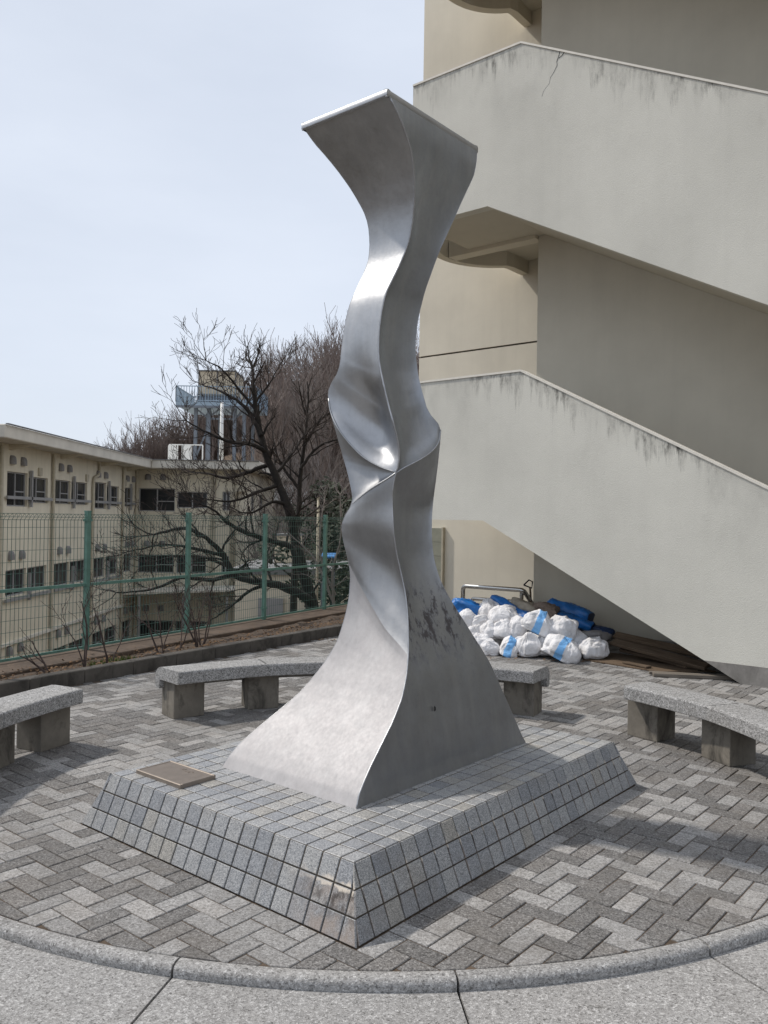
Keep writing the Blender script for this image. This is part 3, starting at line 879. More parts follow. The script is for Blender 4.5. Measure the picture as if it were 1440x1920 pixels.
# lower left lobe that tapers to a point on the front edge
G, s, t = coons(l3l, fold, edge('L', zLw, zLf, MM // 2), edge('N', zNk, zNf, MM // 2))
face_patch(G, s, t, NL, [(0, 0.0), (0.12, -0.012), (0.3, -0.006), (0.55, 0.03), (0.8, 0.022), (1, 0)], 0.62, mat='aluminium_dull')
# lower left skirt
fold2 = fold - NL[None] * (np.sin(np.linspace(0, math.pi, NN)) * 0.006)[:, None]
G, s, t = coons(fold2, line(sta(Z0, 'L'), sta(Z0, 'N'), NN), edge_at('L', zpath(MM, (0, zLf), (0.45, 0.78), (1, Z0))), edge_at('N', zpath(MM, (0, zNf), (0.45, 0.78), (1, Z0))))
face_patch(G, s, t, NL, [(0, 0.0), (0.15, 0.012), (0.4, 0.004), (0.7, 0.008), (1, 0)], 0.5, mat='aluminium_matte')
# lower right face down to the base
G, s, t = coons(l3r, line(sta(Z0, 'N'), sta(Z0, 'R'), NN), edge_at('N', zpath(MM, (0, zNk), (0.2, 1.7), (1, Z0))), edge_at('R', zpath(MM, (0, zRb), (0.2, 1.7), (1, Z0))))
face_patch(G, s, t, NR, [(0, 0.0), (0.08, 0.020), (0.22, 0.052), (0.42, 0.045), (0.65, 0.02), (0.85, 0.008), (1, 0)], 0.42, mat='aluminium_stained')
# the two faces turned away
G, s, t = coons(line(sta(ZT, 'R'), edgeB(ZT, ZT, 1)[0], NN), line(sta(Z0, 'R'), edgeB(Z0, Z0, 1)[0], NN), edge('R', ZT, Z0, MM + 30), edgeB(ZT, Z0, MM + 30))
face_patch(G, s, t, -NL, [(0, 0), (0.2, 0.02), (0.45, 0.05), (0.7, 0.03), (1, 0)], 0.5)
G, s, t = coons(line(edgeB(ZT, ZT, 1)[0], sta(ZT, 'L'), NN), line(edgeB(Z0, Z0, 1)[0], sta(Z0, 'L'), NN), edgeB(ZT, Z0, MM + 30), edge('L', ZT, Z0, MM + 30))
face_patch(G, s, t, -NR, [(0, 0), (0.2, 0.02), (0.45, 0.05), (0.7, 0.03), (1, 0)], 0.5)
# top plate and its rolled rim
tc_ = [sta(ZT, 'N'), sta(ZT, 'R'), edgeB(ZT, ZT, 1)[0], sta(ZT, 'L')]
mb = MB(); mb.add([q + UP * 0.012 for q in tc_], [(0, 1, 2, 3)]); mb.build('top_plate', M['aluminium'], sculpt)
for i in range(4):
    a, b = tc_[i], tc_[(i + 1) % 4]
    nrm = {0: NR, 1: -NL, 2: -NR, 3: NL}[i]
    mb = MB()
    d = (b - a) / np.linalg.norm(b - a)
    prof = [(-0.006, -0.028), (0.001, -0.026), (0.0035, -0.018), (0.0035, 0.006), (0.0, 0.013), (-0.012, 0.016), (-0.03, 0.012)]
    G = np.array([[p0 + nrm * u + UP * v for (u, v) in prof] for p0 in (a - d * 0.002, b + d * 0.002)])
    mb.grid(G)
    mb.add([tuple(q) for q in G[0]], [tuple(range(len(prof)))]); mb.add([tuple(q) for q in G[1]], [tuple(range(len(prof)))])
    mb.build('rim', M['aluminium'], sculpt, smooth=True)
# weld beads along the edges
def bead(P, r, name='weld_seam'):
    P = np.array(P); rr = [r * (0.75 + 0.5 * abs(mnoise.noise(Vector((k * 0.9, r * 50, 0))))) for k in range(len(P))]
    mb = MB(); mb.tube(P, rr, 6); mb.build(name, M['weld_bead'], sculpt, smooth=True)
bead(edge('N', ZT - 0.03, zNk, 110) + (E1 + E2) * 0.0015, 0.0068)
bead(edge('N', zNk, Z0 + 0.004, 110) + (E1 + E2) * 0.0015, 0.0062)
for c_ in 'LR': bead(edge(c_, ZT - 0.03, Z0 + 0.004, 160) + (E1 + E2) * 0.001, 0.0022)
bead(lip1, 0.0065, 'lip'); bead(np.r_[l3l, l3r[1:]], 0.006, 'lip')
# small dark dent low on the right face
mb = MB(); mb.tube([(0.296, 4.618, 0.644), (0.299, 4.622, 0.636), (0.300, 4.624, 0.624), (0.299, 4.624, 0.614)], [0.002, 0.005, 0.005, 0.002], 8); mb.build('dent', M['dark_void'], sculpt, smooth=True)

# ================================================================== STAIR TOWER
tower = empty('stair_tower_building', BP(-5.0, 11.0, 0))
tag(tower, 'beige rendered building with open stair flights behind solid sloping parapets', 'building')
def add_edge_uv(o, topline):
    """uv layer 'edge': x along the wall, y the distance below its top line"""
    me = o.data
    uv = me.uv_layers.new(name='edge')
    xs, zs = zip(*topline)
    for lp in me.loops:
        v = me.vertices[lp.vertex_index].co
        w = v.x * 0.77091 - v.y * 0.63694
        uv.data[lp.index].uv = (w, np.interp(w, xs, zs) - v.z)
def wn_prism(poly, n0, n1, mi=0, mb=None):
    mb = mb or MB()
    P = [BP(w, n0, z) for w, z in poly]
    if sum(poly[i][0] * poly[(i + 1) % len(poly)][1] - poly[(i + 1) % len(poly)][0] * poly[i][1] for i in range(len(poly))) < 0:
        P = P[::-1]
    return mb.prism(P, tuple(-E2), n1 - n0, 0, mi)
NF, NT_, NS = 9.114, 9.26, 10.65
LEV = [  # top line of each front parapet, its bottom line
    dict(top=[(-7.12, 3.530), (-5.345, 3.535), (0.65, 0.455)], bot=[(0.65, 0.0), (-2.65, 0.0), (-5.87, 1.662), (-7.12, 1.662)], zs=1.662),
    dict(top=[(-7.12, 7.683), (-5.405, 7.686), (0.65, 4.47)], bot=[(0.65, 2.32), (-5.871, 5.735), (-7.12, 5.735)], zs=5.735),
    dict(top=[(-7.12, 11.83), (-5.405, 11.83), (0.65, 8.62)], bot=[(0.65, 6.47), (-5.871, 9.86), (-7.12, 9.86)], zs=9.86),
]
for L in LEV:
    poly = L['top'] + L['bot']
    # dense top strip so that stains follow the edge
    o = wn_prism(poly, NF, NT_).build('parapet', M['stucco_grey'], tower)
    bm = bmesh.new(); bm.from_mesh(o.data)
    bmesh.ops.bisect_plane(bm, geom=bm.verts[:] + bm.edges[:] + bm.faces[:], plane_co=BP(L['top'][1][0], 0, 0), plane_no=(0.77091, -0.63694, 0))
    bmesh.ops.triangulate(bm, faces=bm.faces[:]); bm.to_mesh(o.data); bm.free()
    add_edge_uv(o, L['top'])
    # paler cap along the top, the edge's highlight put into its colour
    cap = MB()
    for (a, b) in zip(L['top'][:-1], L['top'][1:]):
        cap.prism([BP(a[0], NF - 0.012, a[1] + 0.002), BP(b[0], NF - 0.012, b[1] + 0.002), BP(b[0], NF - 0.012, b[1] + 0.028), BP(a[0], NF - 0.012, a[1] + 0.028)], tuple(-E2), NT_ - NF + 0.024)
    rel(cap.build('cap', M['cap_highlight']), o)
    # flight slab and landing soffit behind the parapet
    bl = L['bot']
    fl = [q for q in bl if q[1] > 0.001 or q[0] < -2.6]
    und = [(w, z + 0.05) for (w, z) in fl]
    upr = [(w, z + 0.27) for (w, z) in fl][::-1]
    if L is LEV[0]:
        und = [(-2.70, 0.03), (-5.87, 1.712), (-7.05, 1.712)]
        upr = [(-7.05, 1.96), (-5.95, 1.96), (-1.9, 0.03)]
    wn_prism(und + upr, NT_ + 0.004, NS - 0.006).build('flight_slab', M['stucco_spine'], tower)
    zs = L['zs']; zt = L['top'][0][1]
    # landing: beam, slab and rounded outer parapet
    wn_prism([(-7.50, zs + 0.0), (-5.985, zs + 0.0), (-5.985, zs + 0.26), (-7.50, zs + 0.26)], NS - 0.09, NS + 0.12).build('landing_beam', M['stucco_cream'], tower)
    cw, cn, r = -6.6, 10.6, 1.05
    path = [(-7.12, NT_ + 0.004)] + [(cw - r * math.cos(a), cn + r * math.sin(a)) for a in np.linspace(math.radians(-60), math.radians(62), 22)] + [(-7.08, 11.60), (-7.08, 12.05)]
    th = 0.13
    outer = []; inner = []
    for k in range(len(path)):
        p0 = np.array(path[max(k - 1, 0)]); p1 = np.array(path[min(k + 1, len(path) - 1)])
        d = (p1 - p0) / np.linalg.norm(p1 - p0)
        nrm = np.array([-d[1], d[0]])
        if nrm[0] < 0: nrm = -nrm
        outer.append(np.array(path[k])); inner.append(np.array(path[k]) + nrm * th)
    mb = MB()
    V = []
    for (a, b) in zip(outer, inner):
        V.append([BP(a[0], a[1], zs), BP(b[0], b[1], zs), BP(b[0], b[1], zt), BP(a[0], a[1], zt), BP(a[0], a[1], zs)])
    mb.grid(np.array(V))
    mb.add([V[-1][k] for k in range(4)], [(0, 1, 2, 3)])
    mb.build('curved_parapet', M['stucco_cream'], tower)
    slab = [(q[0], q[1]) for q in inner] + [(-5.4, 12.04), (-5.4, NS + 0.25), (-5.985, NS + 0.125), (-7.0, NS + 0.125)]
    slab = [(q[0], q[1]) for q in inner if q[1] > NS + 0.13] + [(-4.6, 12.04), (-4.6, NS + 0.27), (-5.985, NS + 0.27), (-5.985, NS + 0.13)]
    mb = MB(); k = len(slab)
    mb.add([BP(w, n, zs + 0.22) for w, n in slab] + [BP(w, n, zs + 0.40) for w, n in slab], [tuple(range(k)), tuple(range(2 * k - 1, k - 1, -1))] + [(i, (i + 1) % k, k + (i + 1) % k, k + i) for i in range(k)])
    mb.build('landing_slab', M['stucco_spine'], tower)
# upper floor decks to the right of the flights, unseen, lengthened to block sky light
wn_prism([(0.65, 2.32), (24.0, 2.32), (24.0, 4.47), (0.65, 4.47)], NF + 0.001, NT_).build('gallery_parapet', M['stucco_spine'], tower)
wn_prism([(0.65, 6.47), (24.0, 6.47), (24.0, 8.62), (0.65, 8.62)], NF + 0.001, NT_).build('gallery_parapet', M['stucco_spine'], tower)
wn_prism([(0.65, 2.37), (24.0, 2.37), (24.0, 2.62), (0.65, 2.62)], NT_ + 0.004, NS - 0.006).build('gallery_slab', M['stucco_spine'], tower)
wn_prism([(0.65, 6.52), (24.0, 6.52), (24.0, 6.77), (0.65, 6.77)], NT_ + 0.004, NS - 0.006).build('gallery_slab', M['stucco_spine'], tower)
# plinths
wn_prism([(-3.035, 0.2), (-2.655, 0.0), (0.645, 0.0), (0.645, 0.2)], NF - 0.004, NF + 0.02).build('plinth', M['plinth_concrete'], tower)
wn_prism([(-5.97, 0.0), (23.9, 0.0), (23.9, 0.14), (-5.97, 0.14)], NS - 0.004, NS + 0.02).build('plinth', M['plinth_concrete'], tower)
# spine wall with its pale edge
wn_prism([(-5.98, 0.0), (24.0, 0.0), (24.0, 13.5), (-5.98, 13.5)], NS, NS + 0.24).build('spine_wall', M['stucco_spine'], tower)  # unseen right part extended to block the sky there
# back wall in two lifts with a recessed joint
wn_prism([(-9.19, -0.1), (24.0, -0.1), (24.0, 4.585), (-9.19, 4.585)], 12.06, 12.5).build('back_wall', M['stucco_cream'], tower)
wn_prism([(-9.19, 4.615), (24.0, 4.615), (24.0, 15.0), (-9.19, 15.0)], 12.06, 12.5).build('back_wall', M['stucco_cream'], tower)
wn_prism([(-9.17, 4.55), (24.0, 4.55), (24.0, 4.65), (-9.17, 4.65)], 12.08, 12.48).build('joint_filler', M['grout'], tower)
wn_prism([(-9.19, -0.1), (24.0, -0.1), (24.0, 15.0), (-9.19, 15.0)], 12.505, 22.0).build('rear_block', M['stucco_cream'], tower)  # continued out of view as a screen against sky light
wn_prism([(-9.4, 15.0), (24.2, 15.0), (24.2, 15.25), (-9.4, 15.25)], 11.8, 22.2).build('roof', M['roof_grey'], tower)
# crack in the upper parapet
mb = MB()
ck = [(-4.86, 7.398), (-4.875, 7.35), (-4.90, 7.29), (-4.895, 7.24), (-4.94, 7.17), (-4.985, 7.12), (-5.0, 7.05), (-5.07, 6.99), (-5.10, 6.92)]
ck2 = [(-4.80, 7.367), (-4.84, 7.335), (-4.875, 7.32)]
for path, r in ((ck, 0.0048), (ck2, 0.005)):
    mb.tube([BP(w, NF - 0.0005, z) for w, z in path], [max(0.0012, r * (1 - 0.13 * i)) for i in range(len(path))], 5)
mb.build('crack', M['dark_void'], tower)
# olive panel on the back wall
panel = empty('olive_panel', BP(-8.9, 12.03, 0))
tag(panel, 'weathered olive board panel standing against the beige wall', 'panel')
for k in range(6):
    z0 = 0.02 + k * 0.248
    wn_prism([(-9.15, z0), (-8.585, z0), (-8.585, z0 + 0.243), (-9.15, z0 + 0.243)], 12.0, 12.05).build('board', M['panel_olive'], panel)
wn_prism([(-8.583, 0.0), (-8.55, 0.0), (-8.55, 1.52), (-8.583, 1.52)], 11.99, 12.055).build('frame', M['pipe_cream'], panel)

# ================================================================== BENCHES
BC = np.array([0.0, 4.94])
def bench(a_start, a_end, nseg, label, leg_angles):
    am = math.radians((a_start + a_end) / 2)
    root = empty('curved_bench', (BC[0] + 2.6 * math.cos(am), BC[1] + 2.6 * math.sin(am), 0))
    tag(root, label, 'bench', 'curved stone benches round the sculpture')
    da = (a_end - a_start) / nseg
    top, th = 0.408, 0.105
    for k in range(nseg):
        a0 = math.radians(a_start + da * k + (0.10 if k else 0)); a1 = math.radians(a_start + da * (k + 1) - 0.10)
        # cross-section: flat seat, rolled lip hanging down at the back
        prof = [(2.425, top - th + 0.006), (2.425, top - 0.014), (2.431, top - 0.004), (2.445, top), (2.70, top), (2.745, top - 0.004), (2.785, top - 0.022), (2.812, top - 0.06), (2.82, top - 0.11), (2.815, top - 0.165), (2.80, top - 0.185),
                (2.755, top - 0.185), (2.745, top - 0.17), (2.745, top - th), (2.432, top - th)]
        N = 4
        c0, c1 = np.array([math.cos(a0), math.sin(a0)]), np.array([math.cos(a1), math.sin(a1)])
        rows = []
        for i in range(N + 1):
            t = i / N
            c = c0 * (1 - t) + c1 * t
            c = c / (np.linalg.norm(c) ** 0.6)          # nearly straight pieces
            rows.append([(BC[0] + c[0] * r, BC[1] + c[1] * r, z) for r, z in prof] + [(BC[0] + c[0] * prof[0][0], BC[1] + c[1] * prof[0][0], prof[0][1])])
        mb = MB(); mb.grid(np.array(rows))
        mb.add(rows[0][:-1], [tuple(range(len(prof)))]); mb.add(rows[-1][:-1], [tuple(range(len(prof) - 1, -1, -1))])
        o = mb.build('seat_slab', M['bench_granite'], root)
    for ang in leg_angles:
        a = math.radians(ang)
        c = (BC[0] + 2.655 * math.cos(a), BC[1] + 2.655 * math.sin(a), (top - th) / 2 - 0.003)
        mb = MB(); mb.box(c, (0.235, 0.275, top - th - 0.004), rz=a)
        o = mb.build('leg', M['leg_concrete'], root)
        bevel(o, 0.006, 2)
    for x, y in zip(leg_angles[:-1], leg_angles[1:]):
        a0, a1 = math.radians(min(x, y) + 3.0), math.radians(max(x, y) - 3.0)
        mb = MB()
        p0 = (BC[0] + 2.70 * math.cos(a0), BC[1] + 2.70 * math.sin(a0), top - th - 0.03); p1 = (BC[0] + 2.70 * math.cos(a1), BC[1] + 2.70 * math.sin(a1), top - th - 0.03)
        mb.bar(p0, p1, 0.07, 0.052)
        mb.build('rail', M['leg_concrete'], root)
bench(132.5, 58.4, 4, 'curved granite bench behind the sculpture, nearest the planter kerb', [128.8, 113.8, 96, 78, 62.2])
bench(153.0, 208.0, 3, 'curved granite bench cut by the left edge of the picture', [156.2, 168.0, 186, 203])
bench(39.1, -15.9, 3, 'curved granite bench at the right, in front of the stair building', [37.0, 21.6, 4, -12])

# ================================================================== PLANTER
planter = empty('planter_bed', (float(KP0[0] + KNRM[0] * 0.5 + KDIR[0] * 3), float(KP0[1] + KNRM[1] * 0.5 + KDIR[1] * 3), 0))
tag(planter, 'narrow planting bed with dark concrete kerb along the green fence', 'planter')
def KL(s, n, z): q = KP0 + KDIR * s + KNRM * n; return (q[0], q[1], z)
s = -3.3
while s < 9.0:
    L = 0.597
    mb = MB()
    jn = random.uniform(-0.003, 0.003)
    mb.prism([KL(s, jn, 0.135), KL(s + L - 0.006, jn, 0.135), KL(s + L - 0.006, 0.13 + jn, 0.135), KL(s, 0.13 + jn, 0.135)], (0, 0, 1), 0.16, 0.008)
    mb.build('kerb_stone', M['kerb_concrete'], planter)
    s += 0.6
mb = MB()
nS, nN = 60, 12
G = np.zeros((nS, nN, 3))
for i in range(nS):
    s_ = -3.3 + 13.0 * i / (nS - 1)
    base = KP0 + KDIR * s_
    # far side: the ledge along the fence
    tt = ((base - FP0) @ FDIR)
    fpt = FP0 + FDIR * tt - FNRM * 0.42
    for j in range(nN):
        q = (base + KNRM * 0.125) * (1 - j / (nN - 1)) + fpt * (j / (nN - 1))
        G[i, j] = (q[0], q[1], 0.085 + 0.035 * mnoise.noise(Vector((q[0] * 3, q[1] * 3, 0))) + 0.02 * mnoise.noise(Vector((q[0] * 11, q[1] * 11, 4))))
mb.grid(G)
soil = mb.build('soil', M['soil'], planter, smooth=True)
mb = MB()
def FL(s, n, z): q = FP0 + FDIR * s + FNRM * n; return (q[0], q[1], z)
for k in range(-3, 8):
    mb2 = MB(); mb2.prism([FL(k * 1.68 + 0.004, -0.43, 0.125), FL(k * 1.68 + 1.676, -0.43, 0.125), FL(k * 1.68 + 1.676, 0.12, 0.135), FL(k * 1.68 + 0.004, 0.12, 0.135)], (0, 0, 1), 0.6, 0.01)
    mb2.build('ledge_stone', M['ledge_concrete'], planter)
# leaf litter
mb = MB()
for k in range(1500):
    s_ = random.uniform(-2.5, 8.5); n_ = 0.14 + abs(random.gauss(0, 0.28))
    base = KP0 + KDIR * s_ + KNRM * n_
    lim = ((base - FP0) @ FNRM)
    if lim > -0.30: continue
    a = random.uniform(0, 6.28); r = random.uniform(0.012, 0.03)
    z = 0.115 + random.uniform(-0.01, 0.02)
    tl = [random.uniform(-0.012, 0.012) for _ in range(4)]
    mb.add([(base[0] + r * math.cos(a + i * 1.57) * (1 if i % 2 else 0.55), base[1] + r * math.sin(a + i * 1.57) * (1 if i % 2 else 0.55), z + tl[i]) for i in range(4)], [(0, 1, 2, 3)])
tag(mb.build('leaf_litter', M['leaf_litter']), 'dry brown leaves and twigs scattered over the planting bed', kind='stuff')
# moss and leaf scraps gathered on the paving by the kerb's far end, by the pedestal and under the bags
mb = MB()
spots = [(-0.62, 11.3, 0.3, 0.12, 40), (1.5, 10.2, 0.35, 0.12, 60), (2.6, 9.95, 0.3, 0.1, 40)]
for cx, cy, sx, sy, k in spots:
    for _ in range(k):
        x, y = random.gauss(cx, sx), random.gauss(cy, sy); a = random.uniform(0, 6.28); r = random.uniform(0.012, 0.03)
        mb.add([(x + r * math.cos(a + i * 1.57) * (1 if i % 2 else 0.5), y + r * math.sin(a + i * 1.57) * (1 if i % 2 else 0.5), 0.006 + random.uniform(0, 0.012)) for i in range(4)], [(0, 1, 2, 3)])
tag(mb.build('fallen_leaves', M['leaf_litter']), 'dry leaf scraps on the paving near the sandbags and the kerb', kind='stuff')
mb = MB()
for _ in range(260):
    x, y = KL(random.uniform(1.2, 1.75), 0.3 + random.gauss(0, 0.07), 0)[:2]
    hgt = random.uniform(0.02, 0.05); a = random.uniform(0, 6.28)
    mb.add([(x - 0.006 * math.cos(a), y - 0.006 * math.sin(a), 0.09), (x + 0.006 * math.cos(a), y + 0.006 * math.sin(a), 0.09), (x + random.uniform(-.03, .03), y + random.uniform(-.03, .03), 0.1 + hgt)], [(0, 1, 2)])
tag(mb.build('grass_tuft', M['moss']), 'small green grass tuft in the planting bed', kind='stuff')

# ================================================================== FENCE
fence = empty('mesh_fence', FL(3, 0, 0.13))
tag(fence, 'green welded wire mesh fence with square posts behind the planting bed', 'fence')
SP = 1.69
for k in range(-3, 7):
    s0 = k * SP
    mb = MB(); mb.box(FL(s0, 0.0, 0.90), (0.052, 0.052, 1.58), rz=math.atan2(FDIR[1], FDIR[0]))
    post = mb.build('post', M['fence_green'], fence)
    mb = MB(); mb.box(FL(s0, 0.0, 1.698), (0.057, 0.057, 0.018), rz=math.atan2(FDIR[1], FDIR[0])); rel(mb.build('cap', M['fence_green']), post)
    for zc in (0.30, 0.87, 1.60):
        mb = MB(); mb.box(FL(s0, -0.0, zc), (0.08, 0.064, 0.028), rz=math.atan2(FDIR[1], FDIR[0])); rel(mb.build('bracket', M['fence_green']), post)
    if k == 6: break
    # middle and bottom rails
    for zr, hh in ((0.872, 0.034), (0.165, 0.026)):
        mb = MB(); mb.bar(FL(s0 + 0.032, -0.012, zr), FL(s0 + SP - 0.032, -0.012, zr), 0.022, hh); mb.build('rail', M['fence_green'], fence)
    mb = MB()
    r = 0.0028
    nW = int((SP - 0.08) / 0.05)
    for i in range(nW + 1):
        u = s0 + 0.04 + (SP - 0.08) * i / nW
        mb.tube([FL(u, 0, 0.15), FL(u, 0, 1.60), FL(u, -0.03, 1.63), FL(u, -0.005, 1.665), FL(u, 0.025, 1.64)], r, 4, cap=False)
    for z in list(np.arange(0.20, 1.60, 0.12)) + [1.60, 1.665]:
        mb.tube([FL(s0 + 0.03, -0.004, z), FL(s0 + SP - 0.03, -0.004, z)], r * (1.3 if z >= 1.6 else 1.0), 4, cap=False)
    mb.tube([FL(s0 + 0.03, -0.03, 1.63), FL(s0 + SP - 0.03, -0.03, 1.63)], r * 1.3, 4, cap=False)
    mb.build('wire_panel', M['wire_green'], fence)

# ================================================================== SHRUBS IN THE BED
def bare_branch(mb, p, d, length, rad, level, spread=0.55, upw=0.25, seg=5, kids=(3, 5), minr=0.002, sides=5, shrink=0.62):
    pts = [Vector(p)]; rr = [rad]
    d = Vector(d).normalized()
    for i in range(seg):
        d = (d + Vector((random.gauss(0, 0.16), random.gauss(0, 0.16), random.gauss(0, 0.10) + upw * 0.15))).normalized()
        pts.append(pts[-1] + d * length / seg); rr.append(max(minr, rad * (1 - 0.62 * (i + 1) / seg)))
    mb.tube(pts, rr, max(3, sides), cap=False)
    if level <= 0: return
    for k in range(random.randint(*kids)):
        t = random.uniform(0.3, 1.0); i = min(seg - 1, int(t * seg)); f = t * seg - i
        q = pts[i].lerp(pts[i + 1], f)
        bd = (pts[i + 1] - pts[i]).normalized()
        ax = bd.orthogonal().normalized(); ax.rotate(Quaternion(bd, random.uniform(0, 6.28)))
        nd = (bd + ax * random.uniform(spread * 0.7, spread * 1.6) + Vector((0, 0, upw))).normalized()
        bare_branch(mb, q, nd, length * random.uniform(shrink * 0.75, shrink * 1.1), max(minr, rr[i] * 0.6), level - 1, spread, upw, max(3, seg - 1), kids, minr, sides - 1, shrink)

def shrub(x, y, hgt, stems, lean, label):
    root = empty('bare_shrub', (x, y, 0.09))
    tag(root, label, 'shrub', 'bare shrubs in the planting bed')
    for k in range(stems):
        mb = MB()
        a = random.uniform(0, 6.28)
        bare_branch(mb, (x + 0.04 * math.cos(a), y + 0.04 * math.sin(a), 0.06), (0.35 * math.cos(a) + lean[0], 0.35 * math.sin(a) + lean[1], 1.0), hgt * random.uniform(0.65, 1.0), 0.013 * random.uniform(0.6, 1.1), 2, 0.5, 0.1, 5, (2, 4), 0.0022, 5, 0.55)
        mb.build('stem', M['shrub_bark'], root, smooth=True)
shrub(-3.24, 8.23, 0.50, 2, (-0.55, 0.0), 'smallest bare shrub leaning left at the left end of the planting bed')
shrub(-3.02, 8.50, 0.85, 3, (-0.1, 0.1), 'bare shrub in front of the leftmost fence post in view')
shrub(-2.86, 8.73, 0.80, 3, (0.25, 0.0), 'bare shrub with forked stems just right of the leftmost fence post')
shrub(-2.52, 9.57, 0.72, 3, (-0.2, 0.0), 'thin stemmed bare shrub midway between the two left fence posts')
shrub(-2.40, 9.76, 0.72, 2, (0.1, 0.0), 'straight twin stemmed bare shrub left of the second fence post')
shrub(-2.20, 10.10, 0.80, 6, (0.05, -0.05), 'dense bare shrub with dark clustered stems right of the second fence post')

# ================================================================== SANDBAGS
def blob(seed, sx, sy, sz, neck=0.35, wr=0.05, res=4, flat=True):
    """a filled sack: slumped pear body, folds gathered into a tied neck with a loose tuft"""
    bm = bmesh.new()
    bmesh.ops.create_icosphere(bm, subdivisions=res, radius=1.0)
    o = Vector((seed * 7.13, seed * 3.7, seed * 1.9))
    rs = random.Random(seed)
    nx, ny = rs.uniform(-0.45, 0.45), rs.uniform(-0.5, 0.1)      # the neck leans off centre
    for v in bm.verts:
        p = v.co.copy()
        q = Vector([math.copysign(abs(c) ** 0.66, c) for c in p]); q = q * (0.6 + 0.4 / max(q.length, 1e-6)) * 0.84
        up = max(0.0, p.z); ang = math.atan2(p.y - ny * up, p.x - nx * up)
        low = mnoise.noise(p * 0.9 + o) * 0.30 + mnoise.noise(p * 1.9 + o * 1.7) * 0.16
        f1 = 1 - abs(mnoise.noise(Vector((math.cos(ang) * 2.2, math.sin(ang) * 2.2, p.z * 0.5)) + o)) * 2.6
        f2 = 1 - abs(mnoise.noise(Vector((math.cos(ang) * 5.0, math.sin(ang) * 5.0, p.z * 0.9)) + o * 2)) * 2.6
        cr = 1 - abs(mnoise.noise(p * 4.2 + o)) * 2.4
        cr2 = 1 - abs(mnoise.noise(p * 9.0 + o)) * 2.4
        dsp = low + wr * (0.9 * f1 * (0.3 + up) + 0.6 * f2 * (0.25 + 1.1 * up) + 0.4 * cr + 0.1 * cr2)
        q = q + p.normalized() * dsp
        bulge = 1.0 + 0.14 * max(0.0, -p.z) - neck * up ** 1.6
        if p.z > 0.9: bulge += (p.z - 0.9) * 2.2
        q.x = q.x * bulge + nx * 0.35 * up ** 2; q.y = q.y * bulge + ny * 0.3 * up ** 2
        if flat and q.z < -0.66: q.z = -0.66 + 0.15 * (q.z + 0.66)
        v.co = Vector((q.x * sx, q.y * sy, q.z * sz))
    return bm

def sack(name, label, cat, mat, c, w, h, seed, rz=0.0, tilt=(0, 0), neck=0.3, group='sandbags piled under the stair', depth=0.9, wr=0.06, res=4):
    bm = blob(seed, w / 2 * 1.12, w / 2 * depth * 1.12, h / 2 * 1.18, neck, wr, res)
    me = bpy.data.meshes.new(name); bm.to_mesh(me); bm.free()
    me.materials.append(M[mat])
    me.polygons.foreach_set('use_smooth', [True] * len(me.polygons))
    o = bpy.data.objects.new(name, me)
    o.location = c; o.rotation_euler = (tilt[0], tilt[1], rz)
    link(o)
    tag(o, label, cat, group)
    return o
BG = [  # centre, width, height, striped, label
    ((1.351, 10.35, 0.085), 0.23, 0.19, False, 'small white sandbag at the front left foot of the pile, smeared pale blue'),
    ((1.561, 10.25, 0.105), 0.24, 0.21, True, 'white sandbag with blue stripe in the front row, left of the plain square bag'),
    ((1.801, 10.20, 0.135), 0.28, 0.28, False, 'plain square white sandbag in the middle of the front row'),
    ((1.990, 10.22, 0.148), 0.19, 0.31, False, 'narrow upright white sandbag behind the big blue striped front bag'),
    ((2.152, 9.97, 0.150), 0.41, 0.32, True, 'largest white sandbag with broad blue stripe, frontmost of the pile'),
    ((2.578, 10.15, 0.125), 0.35, 0.27, False, 'round white sandbag standing apart at the right end of the pile'),
    ((1.209, 10.70, 0.190), 0.24, 0.24, False, 'white sandbag of the second layer next to the sculpture edge'),
    ((1.387, 10.65, 0.235), 0.26, 0.23, False, 'white sandbag of the second layer, second from the sculpture edge'),
    ((1.563, 10.60, 0.265), 0.27, 0.26, False, 'white sandbag of the second layer, third from the sculpture edge'),
    ((1.716, 10.50, 0.330), 0.25, 0.28, False, 'tall creased white sandbag left of the upper blue striped bag'),
    ((1.907, 10.32, 0.395), 0.37, 0.29, True, 'white sandbag with slanting blue stripe on top of the pile'),
    ((2.224, 10.32, 0.335), 0.37, 0.28, False, 'crumpled white sandbag right of the upper blue striped bag'),
    ((2.410, 10.35, 0.170), 0.25, 0.32, False, 'white sandbag at the right rear, behind the largest striped bag'),
    ((1.127, 11.00, 0.330), 0.29, 0.24, False, 'white sandbag below the crumpled blue tarp, touching the sculpture edge'),
    ((1.305, 10.95, 0.320), 0.29, 0.22, False, 'low white sandbag right below the crumpled blue tarp'),
    ((1.577, 10.90, 0.425), 0.40, 0.23, False, 'long white sandbag lying in front of the diagonal blue tarp roll'),
    ((1.433, 11.20, 0.450), 0.34, 0.25, False, 'greyish white sandbag at the top left between both blue tarps'),
    ((1.230, 10.45, 0.120), 0.25, 0.24, False, 'half hidden white sandbag at the foot of the pile beside the sculpture'),
]
for k, (c, w, h, st, lab) in enumerate(BG):
    sack('sandbag', lab, 'sandbag', 'bag_striped' if st else 'bag_white', c, w * 1.05, h * 1.0, k + 1, random.uniform(-0.5, 0.5) if not st else random.uniform(-0.45, -0.1), (random.uniform(-0.2, 0.2), random.uniform(-0.22, 0.22) if not st else random.choice((0.45, 0.6, 0.35))), random.uniform(0.35, 0.6), wr=0.085, res=5)
